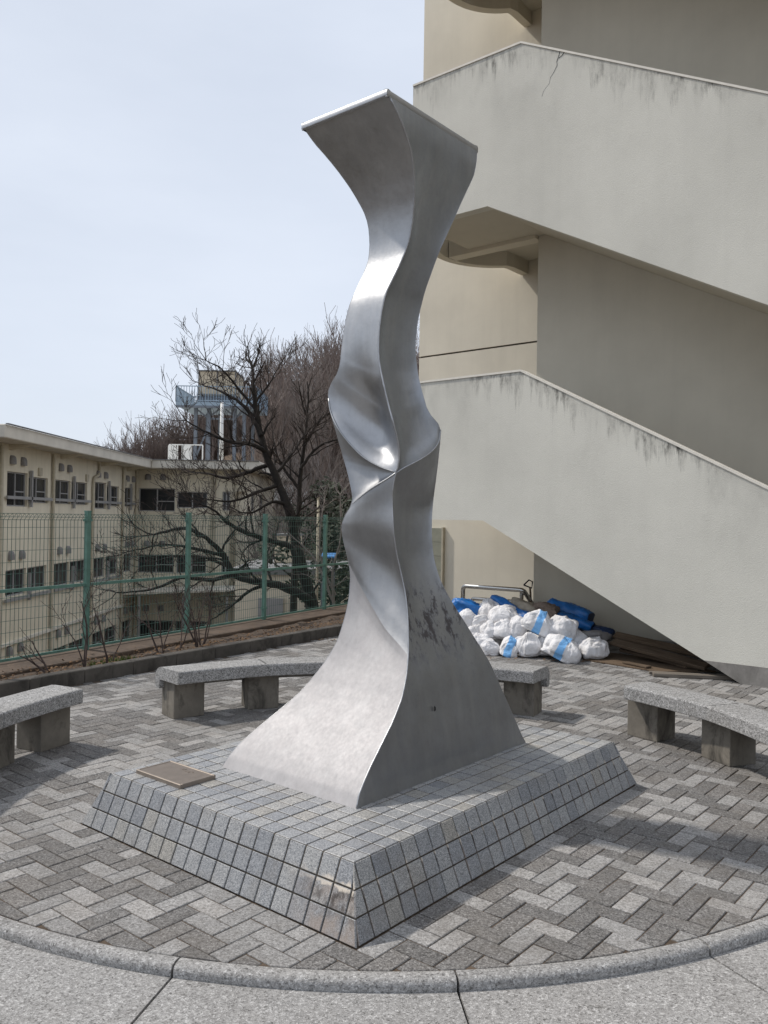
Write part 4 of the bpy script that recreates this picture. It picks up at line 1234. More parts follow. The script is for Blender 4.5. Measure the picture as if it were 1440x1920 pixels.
# hidden bags that carry the heap
HB = [(1.45, 10.85, 0.12, 'below the long white bag'), (1.75, 10.75, 0.12, 'below the tall creased bag'), (2.05, 10.6, 0.12, 'below the upper striped bag'), (1.6, 11.15, 0.16, 'below the diagonal tarp roll'), (1.25, 11.2, 0.13, 'below the crumpled blue tarp')]
for k, (x, y, z, where) in enumerate(HB):
    sack('sandbag', 'mostly hidden white sandbag inside the heap, ' + where, 'sandbag', 'bag_white', (x, y, z), 0.36, 0.28, 40 + k, 0.3 * k, res=3)
sack('burlap_sack', 'tan cloth sack lying on the heap behind the diagonal blue tarp', 'sack', 'sack_tan', (1.891, 11.15, 0.49), 0.44, 0.20, 61, -0.5, (0.05, 0.2), 0.1, 'cloth sacks on the heap', 0.7, 0.08)
sack('burlap_sack', 'brown mottled net sack between the tan sack and the thick tarp roll', 'sack', 'sack_brown', (2.144, 11.0, 0.48), 0.40, 0.20, 62, -0.5, (0.0, 0.15), 0.1, 'cloth sacks on the heap', 0.7, 0.09)
sack('burlap_sack', 'flat grey sack lying above the lone right sandbag', 'sack', 'sack_grey', (2.66, 10.42, 0.235), 0.36, 0.12, 63, -0.6, (0, 0), 0.05, 'cloth sacks on the heap', 0.8, 0.09)
sack('blue_tarp', 'crumpled bright blue tarp bundle at the left of the sandbag heap', 'tarp', 'tarp_blue', (1.156, 11.28, 0.47), 0.44, 0.22, 64, -0.4, (0.1, 0.25), 0.1, 'blue tarps on the sandbags', 0.6, 0.13)

def roll(name, label, mat, pts, rad, seed):
    pts = resample(pts, 26)
    mb = MB(); n = len(pts); S = 20
    G = []
    for i in range(n):
        d = Vector(pts[min(i + 1, n - 1)] - pts[max(i - 1, 0)]).normalized()
        s_ = d.cross(Vector((0, 0, 1))).normalized(); u = s_.cross(d)
        row = []
        for k in range(S + 1):
            a = 2 * math.pi * (k % S) / S
            nz = mnoise.noise(Vector((math.cos(a) * 1.6, math.sin(a) * 1.6, i * 0.16 + seed)))
            n2 = abs(mnoise.noise(Vector((math.cos(a) * 4, math.sin(a) * 4, i * 0.5 + seed * 2))))
            rr = rad * (0.92 + 0.28 * nz + 0.16 * n2) * (0.85 if i in (0, n - 1) else 1)
            row.append(Vector(pts[i]) + (s_ * math.cos(a) + u * math.sin(a) * 0.85) * rr)
        G.append(row)
    mb.grid(np.array([[tuple(q) for q in r] for r in G]), flip=True)
    o = mb.build(name, M[mat], smooth=True)
    # flat end caps, the shade inside the roll painted in navy
    for row, sg in ((G[0], 1), (G[-1], -1)):
        c = sum(row[:-1], Vector()) / S
        m2 = MB()
        inner = [c + (q - c) * 0.8 for q in row]
        m2.grid(np.array([[tuple(q) for q in row], [tuple(q) for q in inner]]))
        m2.add([tuple(q) for q in inner[:-1]], [tuple(range(S))])
        rel(m2.build('rolled_end', M['tarp_navy']), o)
    tag(o, label, 'tarp', 'blue tarps on the sandbags')
roll('blue_tarp', 'bright blue tarp roll sloping down across the top of the sandbags', 'tarp_blue', [(1.50, 11.34, 0.60), (1.62, 11.2, 0.55), (1.75, 10.98, 0.47), (1.90, 10.76, 0.41)], 0.082, 1.0)
roll('blue_tarp', 'thick blue tarp roll in the shade against the wall', 'tarp_blue', [(2.27, 11.32, 0.53), (2.5, 11.14, 0.47), (2.74, 10.95, 0.40)], 0.125, 3.0)
roll('blue_tarp', 'dark navy tarp roll lying lowest, at the end of the wooden planks', 'tarp_navy', [(2.30, 10.95, 0.36), (2.62, 10.88, 0.30), (2.96, 10.66, 0.225)], 0.078, 5.0)
roll('blue_tarp', 'loose blue tarp bundle wedged under the thick shaded roll', 'tarp_blue', [(2.30, 11.0, 0.42), (2.5, 10.9, 0.36), (2.72, 10.76, 0.30)], 0.09, 7.5)

# ---- stainless barrier behind the bags
gr = empty('steel_handrail', (1.6, 12.0, 0))
tag(gr, 'polished steel pipe handrail with two bars behind the sandbags', 'handrail')
def elbow(a, b, c, r=0.07, n=6):
    a, b, c = Vector(a), Vector(b), Vector(c)
    p = b + (a - b).normalized() * r; q = b + (c - b).normalized() * r
    return [tuple(p.lerp(b, t).lerp(b.lerp(q, t), t)) for t in np.linspace(0, 1, n)]
up1 = [(1.21, 12.55, 0.0)] + elbow((1.21, 12.55, 0.0), (1.21, 12.55, 0.668), (1.975, 11.70, 0.69)) + elbow((1.21, 12.55, 0.668), (1.975, 11.70, 0.69), (2.20, 12.0, 0.40)) + [(2.28, 12.12, 0.30)]
mb = MB(); mb.tube(up1, 0.033, 14); mb.build('upper_bar', M['stainless'], gr, smooth=True)
up2 = [(1.335, 12.52, 0.0)] + elbow((1.335, 12.52, 0.0), (1.335, 12.52, 0.485), (1.96, 11.80, 0.51)) + [(1.96, 11.80, 0.51)]
mb = MB(); mb.tube(up2, 0.028, 14); mb.build('lower_bar', M['stainless'], gr, smooth=True)
mb = MB(); mb.tube([(1.95, 11.76, 0.0), (1.96, 11.75, 0.67)], 0.028, 12); mb.build('post', M['stainless'], gr, smooth=True)
sh = empty('shovel', (2.06, 11.85, 0))
tag(sh, 'black D shaped shovel grip sticking up beside the wall corner', 'shovel')
mb = MB(); mb.tube([(2.0, 11.83, 0.752), (2.075, 11.83, 0.825), (2.125, 11.83, 0.80), (2.115, 11.83, 0.71), (2.0, 11.83, 0.752)], 0.011, 8); mb.build('grip', M['black_plastic'], sh, smooth=True)
mb = MB(); mb.tube([(2.09, 11.83, 0.725), (2.13, 11.87, 0.30), (2.15, 11.9, 0.06)], 0.014, 8); mb.build('shaft', M['old_wood'], sh, smooth=True)
mb = MB(); mb.grid(np.array([[(2.15 + dx * (1 - 0.25 * t), 11.90 + 0.03 * (dx / 0.1) ** 2, 0.22 - 0.21 * t) for dx in np.linspace(-0.1, 0.1, 7)] for t in np.linspace(0, 1, 5)])); mb.build('blade', M['steel_slate'], sh, smooth=True)

# ---- planks under the lowest flight
def plank(name, label, a, b, w, t, mat, roll_=0.0):
    a, b = Vector(a), Vector(b)
    d = (b - a); L = d.length; d.normalize()
    s_ = d.cross(Vector((0, 0, 1))).normalized(); s_.rotate(Quaternion(d, roll_)); u = s_.cross(d)
    mb = MB(); mb.box((0, 0, 0), (L, w, t))
    o = mb.build(name, M[mat])
    R = Matrix((d, s_, u)).transposed().to_4x4()
    o.matrix_world = Matrix.Translation((a + b) / 2) @ R
    bevel(o, 0.004, 1)
    tag(o, label, 'plank', 'timber stacked under the lowest flight')
plank('wooden_plank', 'upper long brown plank, farthest back under the flight', (2.93, 10.50, 0.245), (3.78, 9.62, 0.14), 0.12, 0.035, 'old_wood', 0.5)
plank('wooden_plank', 'long brown plank with a yellowish sawn end, topmost in front', (2.84, 10.25, 0.20), (3.63, 9.28, 0.075), 0.13, 0.04, 'old_wood', 0.35)
plank('wooden_plank', 'dark brown plank lying below the long plank with the sawn end', (2.95, 10.25, 0.11), (3.60, 9.38, 0.05), 0.11, 0.035, 'old_wood', 0.2)
plank('wooden_plank', 'short brown board under the long planks', (3.16, 10.12, 0.062), (3.50, 9.50, 0.035), 0.10, 0.03, 'old_wood')
plank('wooden_plank', 'grey weathered board lying nearest the paving at the front', (2.95, 9.06, 0.022), (3.76, 8.93, 0.022), 0.09, 0.04, 'grey_wood')
plank('wooden_plank', 'thin grey batten lying just behind the front board', (2.95, 9.19, 0.02), (3.75, 9.0, 0.02), 0.05, 0.03, 'grey_wood')
plank('wooden_plank', 'short pale offcut lying on the plywood sheet', (2.84, 9.74, 0.034), (3.03, 9.44, 0.034), 0.09, 0.02, 'old_wood')
mb = MB(); mb.prism([(2.42, 10.02, 0.018), (3.09, 9.27, 0.018), (3.75, 9.35, 0.018), (3.3, 10.2, 0.018), (2.75, 10.65, 0.018)], (0, 0, 1), 0.014)
tag(mb.build('plywood_sheet', M['old_wood']), 'thin brown plywood sheet lying flat under the planks', 'sheet')

# ================================================================== SCHOOL BUILDING BEYOND THE FENCE
school = empty('school_building', (-12.0, 44.0, -6.6))
tag(school, 'cream three storey building with flat eaves and dark windows beyond the fence', 'building')
WX, WY, SZ0, SZ1 = -13.1, 44.0, -6.8, 4.02
def wall_open(name, org, ud, nd, L, z0, z1, holes, mat):
    """a wall with real openings; org/ud/nd 2-D, holes (u0,u1,z0,z1)"""
    ud = np.array(ud); nd = np.array(nd); org = np.array(org)
    us = sorted({0.0, L} | {h_[0] for h_ in holes} | {h_[1] for h_ in holes}); zs = sorted({z0, z1} | {h_[2] for h_ in holes} | {h_[3] for h_ in holes})
    P = lambda u, z, d=0.0: (*(org + ud * u - nd * d), z)
    mb = MB()
    for u0, u1 in zip(us[:-1], us[1:]):
        for a, b in zip(zs[:-1], zs[1:]):
            um, zm = (u0 + u1) / 2, (a + b) / 2
            if any(h_[0] < um < h_[1] and h_[2] < zm < h_[3] for h_ in holes): continue
            mb.add([P(u0, a), P(u1, a), P(u1, b), P(u0, b)], [(0, 1, 2, 3)])
    for (u0, u1, a, b) in holes:
        D = 0.22
        mb.add([P(u0, a), P(u1, a), P(u1, b), P(u0, b), P(u0, a, D), P(u1, a, D), P(u1, b, D), P(u0, b, D)],
               [(0, 1, 5, 4), (1, 2, 6, 5), (2, 3, 7, 6), (3, 0, 4, 7)])
    mb.build(name, M[mat], school)
    for (u0, u1, a, b) in holes:
        ww = u1 - u0
        fr = MB()
        q = 0.05
        def bar_(x0, x1, y0, y1, d0, d1):
            c = org + ud * (x0 + x1) / 2 - nd * (d0 + d1) / 2
            fr.box((c[0], c[1], (y0 + y1) / 2), (x1 - x0, abs(d1 - d0), y1 - y0), rz=math.atan2(ud[1], ud[0]))
        bar_(u0 + .002, u1 - .002, a + .002, a + q, 0.08, 0.16); bar_(u0 + .002, u1 - .002, b - q, b - .002, 0.08, 0.16)
        bar_(u0 + .002, u0 + q, a + q, b - q, 0.08, 0.16); bar_(u1 - q, u1 - .002, a + q, b - q, 0.08, 0.16)
        k = max(2, int(round(ww / 0.95)))
        for i in range(1, k):
            x = u0 + ww * i / k
            bar_(x - 0.03, x + 0.03, a + q, b - q, 0.085, 0.15)
        if (b - a) > 0.95 and ww > 1.3:
            x0 = u0 + ww / k * (k // 2); bar_(x0 + 0.03, min(u1 - q, x0 + ww / k), a + (b - a) * 0.42, a + (b - a) * 0.42 + 0.045, 0.085, 0.14)
        win = fr.build('window', M['window_frame_grey'], school)
        pn = MB()
        pn.add([P(u0 + q * .8, a + q * .8, 0.12), P(u1 - q * .8, a + q * .8, 0.12), P(u1 - q * .8, b - q * .8, 0.12), P(u0 + q * .8, b - q * .8, 0.12)], [(0, 1, 2, 3)])
        rel(pn.build('pane', M['glass_dark']), win)
        bk = MB()
        bk.add([P(u0 - .05, a - .05, 0.23), P(u1 + .05, a - .05, 0.23), P(u1 + .05, b + .05, 0.23), P(u0 - .05, b + .05, 0.23)], [(0, 1, 2, 3)])
        rel(bk.build('blind', M['curtain_pale']), win)
# left wing: windows measured along Y from its near end
Y0 = 27.2
def row(ws, z0, z1): return [(a - Y0, b - Y0, z0, z1) for a, b in ws]
wl = [(28.9, 30.55), (30.65, 32.4), (33.0, 34.75), (34.85, 36.7), (37.65, 39.2), (39.3, 41.1), (42.0, 43.45)]
holes = row([wl[0], wl[4]], 1.86, 3.08) + row([wl[1], wl[2], wl[3], wl[5], wl[6]], 2.02, 2.98)
holes += row(wl, -1.32, -0.38) + row(wl, -4.8, -3.8)
wall_open('wall', (WX, Y0), (0, 1), (1, 0), WY - Y0, SZ0, SZ1, holes, 'school_wall')
# facing wall
fx = [(-12.97, -11.06), (-10.95, -9.35)]
hf = [(fx[0][0] - WX, fx[0][1] - WX, 1.80, 3.02), (fx[1][0] - WX, fx[1][1] - WX, 2.0, 2.86)]
for z0, z1 in ((-1.45, -0.48), (-4.95, -3.95)):
    hf += [(fx[0][0] - WX, fx[0][1] - WX, z0, z1), (fx[1][0] - WX, fx[1][1] - WX, z0, z1)]
hf += [(-8.55 - WX, -8.15 - WX, 1.9, 2.9), (-8.55 - WX, -8.15 - WX, -1.4, -0.5)]
wall_open('wall', (WX, WY), (1, 0), (0, -1), 5.75, SZ0, SZ1, hf, 'school_wall')
wall_open('wall', (WX + 5.75, WY), (0, 1), (1, 0), 15.0, SZ0, SZ1, [(2.0, 3.4, 1.9, 2.9), (5.0, 6.6, 1.9, 2.9)], 'school_wall')
wall_open('wall', (WX - 12.0, Y0), (1, 0), (0, -1), 12.0, SZ0, SZ1, [(9.5, 11.0, 1.95, 2.98)], 'school_wall')
# eaves
mb = MB()
mb.box(((-26.0 - 12.06) / 2, (26.4 + 60) / 2, 4.24), (26.0 - 12.06, 60 - 26.4, 0.44))
o = mb.build('roof', M['school_fascia'], school); bevel(o, 0.03, 1)
mb = MB(); mb.box(((-12.055 - 6.45) / 2, (42.95 + 60) / 2, 4.24), (12.055 - 6.45, 60 - 42.95, 0.438))
o2 = mb.build('roof', M['school_fascia'], school); bevel(o2, 0.03, 1)
mb = MB(); mb.box((-12.02, 34.7, 4.475), (0.10, 16.5, 0.03)); mb.box((-9.25, 42.93, 4.475), (5.6, 0.10, 0.03)); mb.build('roof_edge', M['roof_grey'], school)
for y in (29.0, 33.6, 38.4, 42.3):          # brackets under the eaves
    mb = MB(); mb.prism([(-13.1, y, 4.018), (-12.15, y, 4.018), (-13.1, y, 3.82)], (0, -1, 0), 0.18); mb.build('eave_bracket', M['school_wall'], school)
# sill rails
for ws, z in (([(28.7, 32.6), (32.9, 36.9), (37.5, 41.2), (41.9, 43.6)], 2.17), ([(28.7, 32.6), (32.9, 36.9), (37.5, 41.2)], -1.42)):
    for a, b in ws:
        mb = MB(); mb.box((WX + 0.10, (a + b) / 2, z), (0.07, b - a, 0.11)); mb.build('sill_rail', M['window_frame_grey'], school)
        mb = MB(); mb.box((WX + 0.09, (a + b) / 2 + 0.05, z + 0.35), (0.09, 0.10, 1.35 if z > 0 else 1.0)); mb.build('rail_post', M['window_frame_grey'], school)
# vent hoods
def hood(c, out, big=1.0):
    c = Vector(c); o_ = Vector(out); s_ = o_.cross(Vector((0, 0, 1)))
    G = []
    for i, (zz_, ww_, dd_) in enumerate(((0.15, 0.04, 0.02), (0.145, 0.10, 0.08), (0.11, 0.14, 0.13), (0.03, 0.16, 0.16), (-0.08, 0.165, 0.165), (-0.16, 0.165, 0.165))):
        G.append([tuple(c + s_ * (math.sin(a) * ww_ * big) + o_ * (max(0.0, math.cos(a)) * dd_ * big) + Vector((0, 0, zz_ * big))) for a in np.linspace(-math.pi / 2, math.pi / 2, 9)])
    mb = MB(); mb.grid(np.array(G), flip=True)
    mb.add(G[-1], [tuple(range(8, -1, -1))])
    mb.build('vent_hood', M['vent_grey'], school, smooth=False)
for z in (3.50, 0.14, -3.2):
    for y in (29.22, 30.1, 33.6, 34.5, 38.0, 39.0, 42.3, 43.3):
        hood((WX, y, z - (0.0 if y < 38 else 0.05)), (1, 0, 0))
for z in (3.62, 0.1, -3.3):
    for x in (-12.5, -11.7):
        hood((x, WY, z), (0, -1, 0))
# rain pipes
for (x, y) in ((WX + 0.09, 28.3), (WX + 0.09, 32.75), (WX + 0.09, 37.25), (WX + 0.09, 41.55), (WX + 0.09, 43.75)):
    mb = MB()
    mb.tube([(x, y, 3.95), (x, y, -6.6)] if y != 37.25 else [(x, y + 0.75, 3.95), (x, y + 0.75, 3.55), (x, y + 0.6, 3.38), (x, y + 0.1, 3.25), (x, y, 3.05), (x, y, -6.6)], 0.065, 8, cap=False); mb.build('rain_pipe', M['pipe_cream'], school, smooth=True)
for x in (-9.1, -8.95, -7.9):
    mb = MB(); mb.tube([(x, WY - 0.08, 3.95), (x, WY - 0.08, -6.6)], 0.055, 8, cap=False); mb.build('rain_pipe', M['pipe_cream'], school, smooth=True)
mb = MB(); mb.tube([(-7.95, WY - 0.2, -2.0), (-7.95, WY - 0.2, 2.6), (-7.8, WY - 0.2, 2.95), (-7.2, WY - 0.2, 3.0)], 0.13, 10); mb.build('duct', M['pipe_cream'], school, smooth=True)
for k, (a, b) in enumerate(((29.2, 30.4), (34.2, 35.0), (39.6, 40.4))):
    mb = MB(); mb.box((WX + 0.03, a - 0.6 + 3.0, 3.2), (0.06, 0.3, 0.3)); mb.build('conduit_box', M['pipe_cream'], school)
# string course and covered passage
mb = MB(); mb.box((WX + 0.06, (Y0 + WY) / 2, -2.95), (0.12, WY - Y0 - 0.3, 0.10)); mb.build('string_course', M['school_fascia'], school)
mb = MB(); mb.prism([(-13.0, 41.6, -2.3), (-7.4, 41.6, -2.05), (-7.4, 43.9, -2.0), (-13.0, 43.9, -2.25)], (0, 0, 1), 0.10); mb.build('canopy', M['school_fascia'], school)
for x in (-12.2, -10.0, -7.8):
    mb = MB(); mb.box((x, 41.8, -4.5), (0.09, 0.09, 4.2)); mb.build('canopy_post', M['window_frame_grey'], school)
mb = MB(); mb.box((-12.6, 24.4, -5.2), (1.6, 3.2, 0.9)); o = mb.build('blue_bin', M['steel_slate']); bevel(o, 0.05, 2)
tag(o, 'dull blue container at the foot of the cream building, lower left through the fence', 'container')

# ---- water tank tower on the roof
tk = empty('water_tank_tower', (-11.0, 51, 4.46))
tag(tk, 'cream water tank on a blue railed steel platform above the roof', 'water tank')
TY = 50.0
def TX(px): return (px - 720) / 1561 * TY
px0, px1 = TX(326), TX(478)
mb = MB(); mb.box(((px0 + px1) / 2, TY + 2.3, 8.32), (px1 - px0, 4.6, 0.22)); mb.build('platform', M['steel_blue'], tk)
mb = MB(); mb.bar((px0, TY + 0.03, 8.15), (px1, TY + 0.03, 8.15), 0.1, 0.14); mb.build('platform_beam', M['steel_slate'], tk)
for (xa, ya, xb, yb) in ((px0, TY, px1, TY), (px0, TY, px0, TY + 4.6), (px1, TY, px1, TY + 4.6), (px0, TY + 4.6, px1, TY + 4.6)):
    mb = MB()
    for z in (8.52, 9.38): mb.bar((xa, ya, z), (xb, yb, z), 0.05, 0.05)
    L = math.hypot(xb - xa, yb - ya); k = int(L / 0.16)
    for i in range(k + 1):
        x, y = xa + (xb - xa) * i / k, ya + (yb - ya) * i / k
        mb.bar((x, y, 8.43), (x, y, 9.38), 0.03 if i % 6 else 0.06, 0.03)
    mb.build('railing', M['steel_blue'], tk)
t0, t1 = TX(363), TX(433)
zt0, zt1 = 8.95, 10.45
mb = MB(); mb.box(((t0 + t1) / 2, TY + 2.2, (zt0 + zt1) / 2), (t1 - t0, 2.8, zt1 - zt0)); tank = mb.build('tank', M['tank_cream'], tk); bevel(tank, 0.04, 1)
mb = MB()
for x in (t0, (t0 + t1) / 2, t1): mb.box((x, TY + 0.78, (zt0 + zt1) / 2), (0.06, 0.07, zt1 - zt0))
for z in (zt0 + 0.05, zt1): mb.box(((t0 + t1) / 2, TY + 0.77, z), (t1 - t0 + 0.08, 0.08, 0.07))
mb.box((t1 + 0.01, TY + 2.2, zt1), (0.07, 2.8, 0.07)); mb.box((t1 + 0.01, TY + 2.2, (zt0 + zt1) / 2), (0.05, 0.08, zt1 - zt0))
rel(mb.build('panel_rib', M['roof_grey']), tank)
mb = MB(); mb.box(((t0 + t1) / 2, TY + 2.2, 8.69), (t1 - t0 + 0.2, 2.7, 0.5)); mb.build('tank_frame', M['steel_slate'], tk)
for x in (TX(360), TX(385), TX(434), TX(452)):
    for y in (TY + 0.6, TY + 4.0):
        mb = MB(); mb.box((x, y, 6.3), (0.2, 0.2, 3.8)); mb.build('column', M['steel_slate'], tk)
mb = MB()
for (a, b) in (((TX(360), 8.1), (TX(385), 7.5)), ((TX(385), 7.5), (TX(434), 7.5)), ((TX(434), 7.5), (TX(452), 8.1)), ((TX(362), 5.2), (TX(384), 7.0)), ((TX(436), 7.6), (TX(416), 8.1)), ((TX(405), 8.1), (TX(385), 7.6))):
    mb.bar((a[0], TY + 0.6, a[1]), (b[0], TY + 0.6, b[1]), 0.08, 0.1)
mb.build('bracing', M['steel_slate'], tk)
mb = MB(); mb.tube([(TX(362.5), TY + 0.4, 9.9), (TX(362.5), TY + 0.4, 11.0)], 0.02, 6); mb.build('lightning_rod', M['steel_slate'], tk)
fp = empty('white_pole', (TX(413) * 0.9, TY * 0.9, 4.46))
mb = MB(); mb.tube([(TX(413) * 0.9, TY * 0.9, 4.46), (TX(413) * 0.9, TY * 0.9, 7.75)], [0.12, 0.08], 10); rel(mb.build('shaft', M['white_paint'], None, smooth=True), fp)
mb = MB(); mb.tube([(TX(413) * 0.9, TY * 0.9, 4.46), (TX(413) * 0.9, TY * 0.9, 4.6)], [0.2, 0.2], 10); rel(mb.build('base', M['white_paint']), fp)
tag(fp, 'white pole standing on the roof in front of the tank tower', 'pole')
rb = empty('roof_screen', (-12.0, 46.5, 4.46))
tag(rb, 'white panelled screen enclosure on the roof left of the tank tower', 'screen')
f46 = 46.5 / 1561
for (xa, xb) in ((314.5, 328), (340, 357)):
    mb = MB(); mb.box((((xa + xb) / 2 - 720) * f46, 46.5, 5.0), ((xb - xa) * f46, 0.06, 1.05)); mb.build('panel', M['white_paint'], rb)
mb = MB(); mb.box(((314 - 720) * f46, 47.4, 5.0), (0.06, 1.8, 1.05)); mb.build('panel', M['white_paint'], rb)
mb = MB()
mb.bar(((314 - 720) * f46, 46.5, 5.55), ((378 - 720) * f46, 46.5, 5.55), 0.07, 0.06)
for x in (331, 340, 357, 378): mb.bar(((x - 720) * f46, 46.5, 4.46), ((x - 720) * f46, 46.5, 5.55), 0.06, 0.06)
mb.build('frame', M['white_paint'], rb)

# ---- low structures behind the big tree
an = empty('low_annex', (-3.0, 28, -4))
tag(an, 'low beige annex with pale parapet behind the leaning tree trunk', 'building')
mb = MB(); mb.box((-2.9, 29.0, -3.2), (3.6, 5.0, 6.0)); mb.build('wall', M['school_wall'], an)
mb = MB(); mb.box((-2.9, 29.0, -0.10), (3.8, 5.2, 0.2)); mb.build('roof', M['roof_grey'], an)
mb = MB(); mb.box((-3.55, 26.44, -1.7), (0.8, 0.06, 1.5)); mb.build('door', M['window_frame_grey'], an)
hu_ = empty('roof_hut', (-3.4, 30, 0))
tag(hu_, 'small cream hut standing on the low annex behind the tree', 'hut')
mb = MB(); mb.box((-3.42, 30.0, 0.5), (0.85, 1.2, 0.95)); mb.build('wall', M['tank_cream'], hu_)
mb = MB(); mb.box((-3.42, 30.0, 1.0), (0.95, 1.3, 0.06)); mb.build('roof', M['roof_grey'], hu_)
gh = empty('glasshouse', (-6.3, 56, 2))
tag(gh, 'pale glazed roof panels beside the right end of the cream building', 'glasshouse')
for k in range(3):
    mb = MB(); mb.prism([(-7.3 + k * 0.75, 55.0, 2.6), (-6.6 + k * 0.75, 55.0, 2.4), (-6.75 + k * 0.75, 57.0, 3.9 - 0.25 * k), (-7.45 + k * 0.75, 57.0, 4.1 - 0.25 * k)], (0, -0.6, 0.8), 0.05); mb.build('panel', M['white_paint'], gh)
mb = MB(); mb.box((-6.3, 57.5, 0.4), (2.6, 2.4, 3.9)); mb.build('wall', M['school_wall'], gh)
bs = empty('blue_roof_shed', (-1.6, 20.5, -1))
tag(bs, 'bright blue sheet roof of a small shed between the fence posts', 'shed')
mb = MB(); mb.prism([(-1.52, 20.0, 0.72), (-1.17, 20.0, 0.72), (-1.17, 20.6, 0.78), (-1.52, 20.6, 0.78)], (0, 0, 1), 0.04); mb.build('roof', M['blue_sheet'], bs)
for x in (-1.48, -1.21):
    mb = MB(); mb.box((x, 20.3, -0.7), (0.06, 0.06, 2.8)); mb.build('post', M['steel_slate'], bs)
up = empty('utility_pole', (-1.62, 20.6, -1))
mb = MB(); mb.tube([(-1.63, 20.6, -1.5), (-1.63, 20.6, 2.15)], 0.03, 8); rel(mb.build('shaft', M['pipe_cream'], None, smooth=True), up)
mb = MB(); mb.box((-1.63, 20.6, 2.12), (0.07, 0.07, 0.08)); rel(mb.build('cap', M['pipe_cream']), up)
tag(up, 'thin pale post behind the fence, left of the sculpture', 'pole')

# ================================================================== TREES
class Tree:
    def __init__(self): self.thick = MB(); self.thin = MB(); self.far = False
    def limb(self, pts, r0, r1, sides=8):
        P = resample(pts, max(8, len(pts) * 4))
        n = len(P)
        P = P + np.array([[0.02 * mnoise.noise(Vector((i * 0.7, r0 * 90, 1))), 0.03 * mnoise.noise(Vector((i * 0.7, r0 * 90, 5))), 0.02 * mnoise.noise(Vector((i * 0.7, r0 * 90, 9)))] for i in range(n)])
        rr = [(r0 + (r1 - r0) * i / (n - 1)) * (1 + 0.18 * mnoise.noise(Vector((i * 0.9, r0 * 31, 3)))) for i in range(n)]
        self.thick.tube(P, rr, sides, cap=False)
        return P, rr
    def twig(self, p, d, L, r, lev, upw=0.22, spread=0.6, minr=0.004):
        seg = (5 if lev > 1 else 4) if not self.far else max(2, lev + 1)
        pts = [Vector(p)]; rr = [r]; d = Vector(d).normalized()
        for i in range(seg):
            d = (d + Vector((random.gauss(0, .20), random.gauss(0, .20), random.gauss(0, .16) + upw * 0.22))).normalized()
            pts.append(pts[-1] + d * L / seg); rr.append(max(minr, r * (1 - 0.65 * (i + 1) / seg)))
        (self.thick if r > 0.018 else self.thin).tube(pts, rr, 5 if r > 0.018 else 3, cap=False)
        if lev <= 0: return
        for k in range(random.randint(3, 5) if lev > 1 else random.randint(2, 4)):
            t = random.uniform(0.2, 1.0) * (seg - 0.01); i = int(t)
            q = pts[i].lerp(pts[i + 1], t - i); bd = (pts[i + 1] - pts[i]).normalized()
            ax = bd.orthogonal().normalized(); ax.rotate(Quaternion(bd, random.uniform(0, 6.28)))
            self.twig(q, bd + ax * random.uniform(spread * .6, spread * 1.5) + Vector((0, 0, upw)), L * random.uniform(.45, .72), max(minr, rr[i] * .62), lev - 1, upw, spread, minr)
    def dress(self, P, rr, n, L, lev, t0=0.25, upw=0.22, minr=0.004):
        k = len(P)
        for j in range(n):
            t = (t0 + (1 - t0) * (j + random.random()) / n) * (k - 1.01); i = int(t)
            q = Vector(P[i]).lerp(Vector(P[i + 1]), t - i); bd = (Vector(P[i + 1]) - Vector(P[i])).normalized()
            ax = bd.orthogonal().normalized(); ax.rotate(Quaternion(bd, random.uniform(0, 6.28)))
            self.twig(q, bd * 0.5 + ax * random.uniform(.6, 1.2) + Vector((0, 0, upw)), L * random.uniform(.5, 1.1) * (1.15 - 0.5 * t / k), max(minr, min(0.03, rr[i] * .5)), lev, upw, minr=minr)
        tip = Vector(P[-1]); bd = (tip - Vector(P[-2])).normalized()
        for j in range(3):
            self.twig(tip, bd + Vector((random.gauss(0, .4), random.gauss(0, .4), random.gauss(0, .3))), L * 0.8, max(minr, rr[-1] * .9), lev, upw, minr=minr)
    def finish(self, name, label, base, tm='tree_bark', cm='twig_bark', group=None):
        root = empty(name, base); tag(root, label, 'tree', group)
        self.thick.build('trunk', M[tm], root, smooth=True)
        if self.thin.v: self.thin.build('crown', M[cm], root)
        return root
def wav(pts, y0, y1, wob=0.25):
    n = len(pts)
    return [(x, y0 + (y1 - y0) * i / (n - 1) + wob * mnoise.noise(Vector((i * 0.8, x, z))), z) for i, (x, z) in enumerate(pts)]

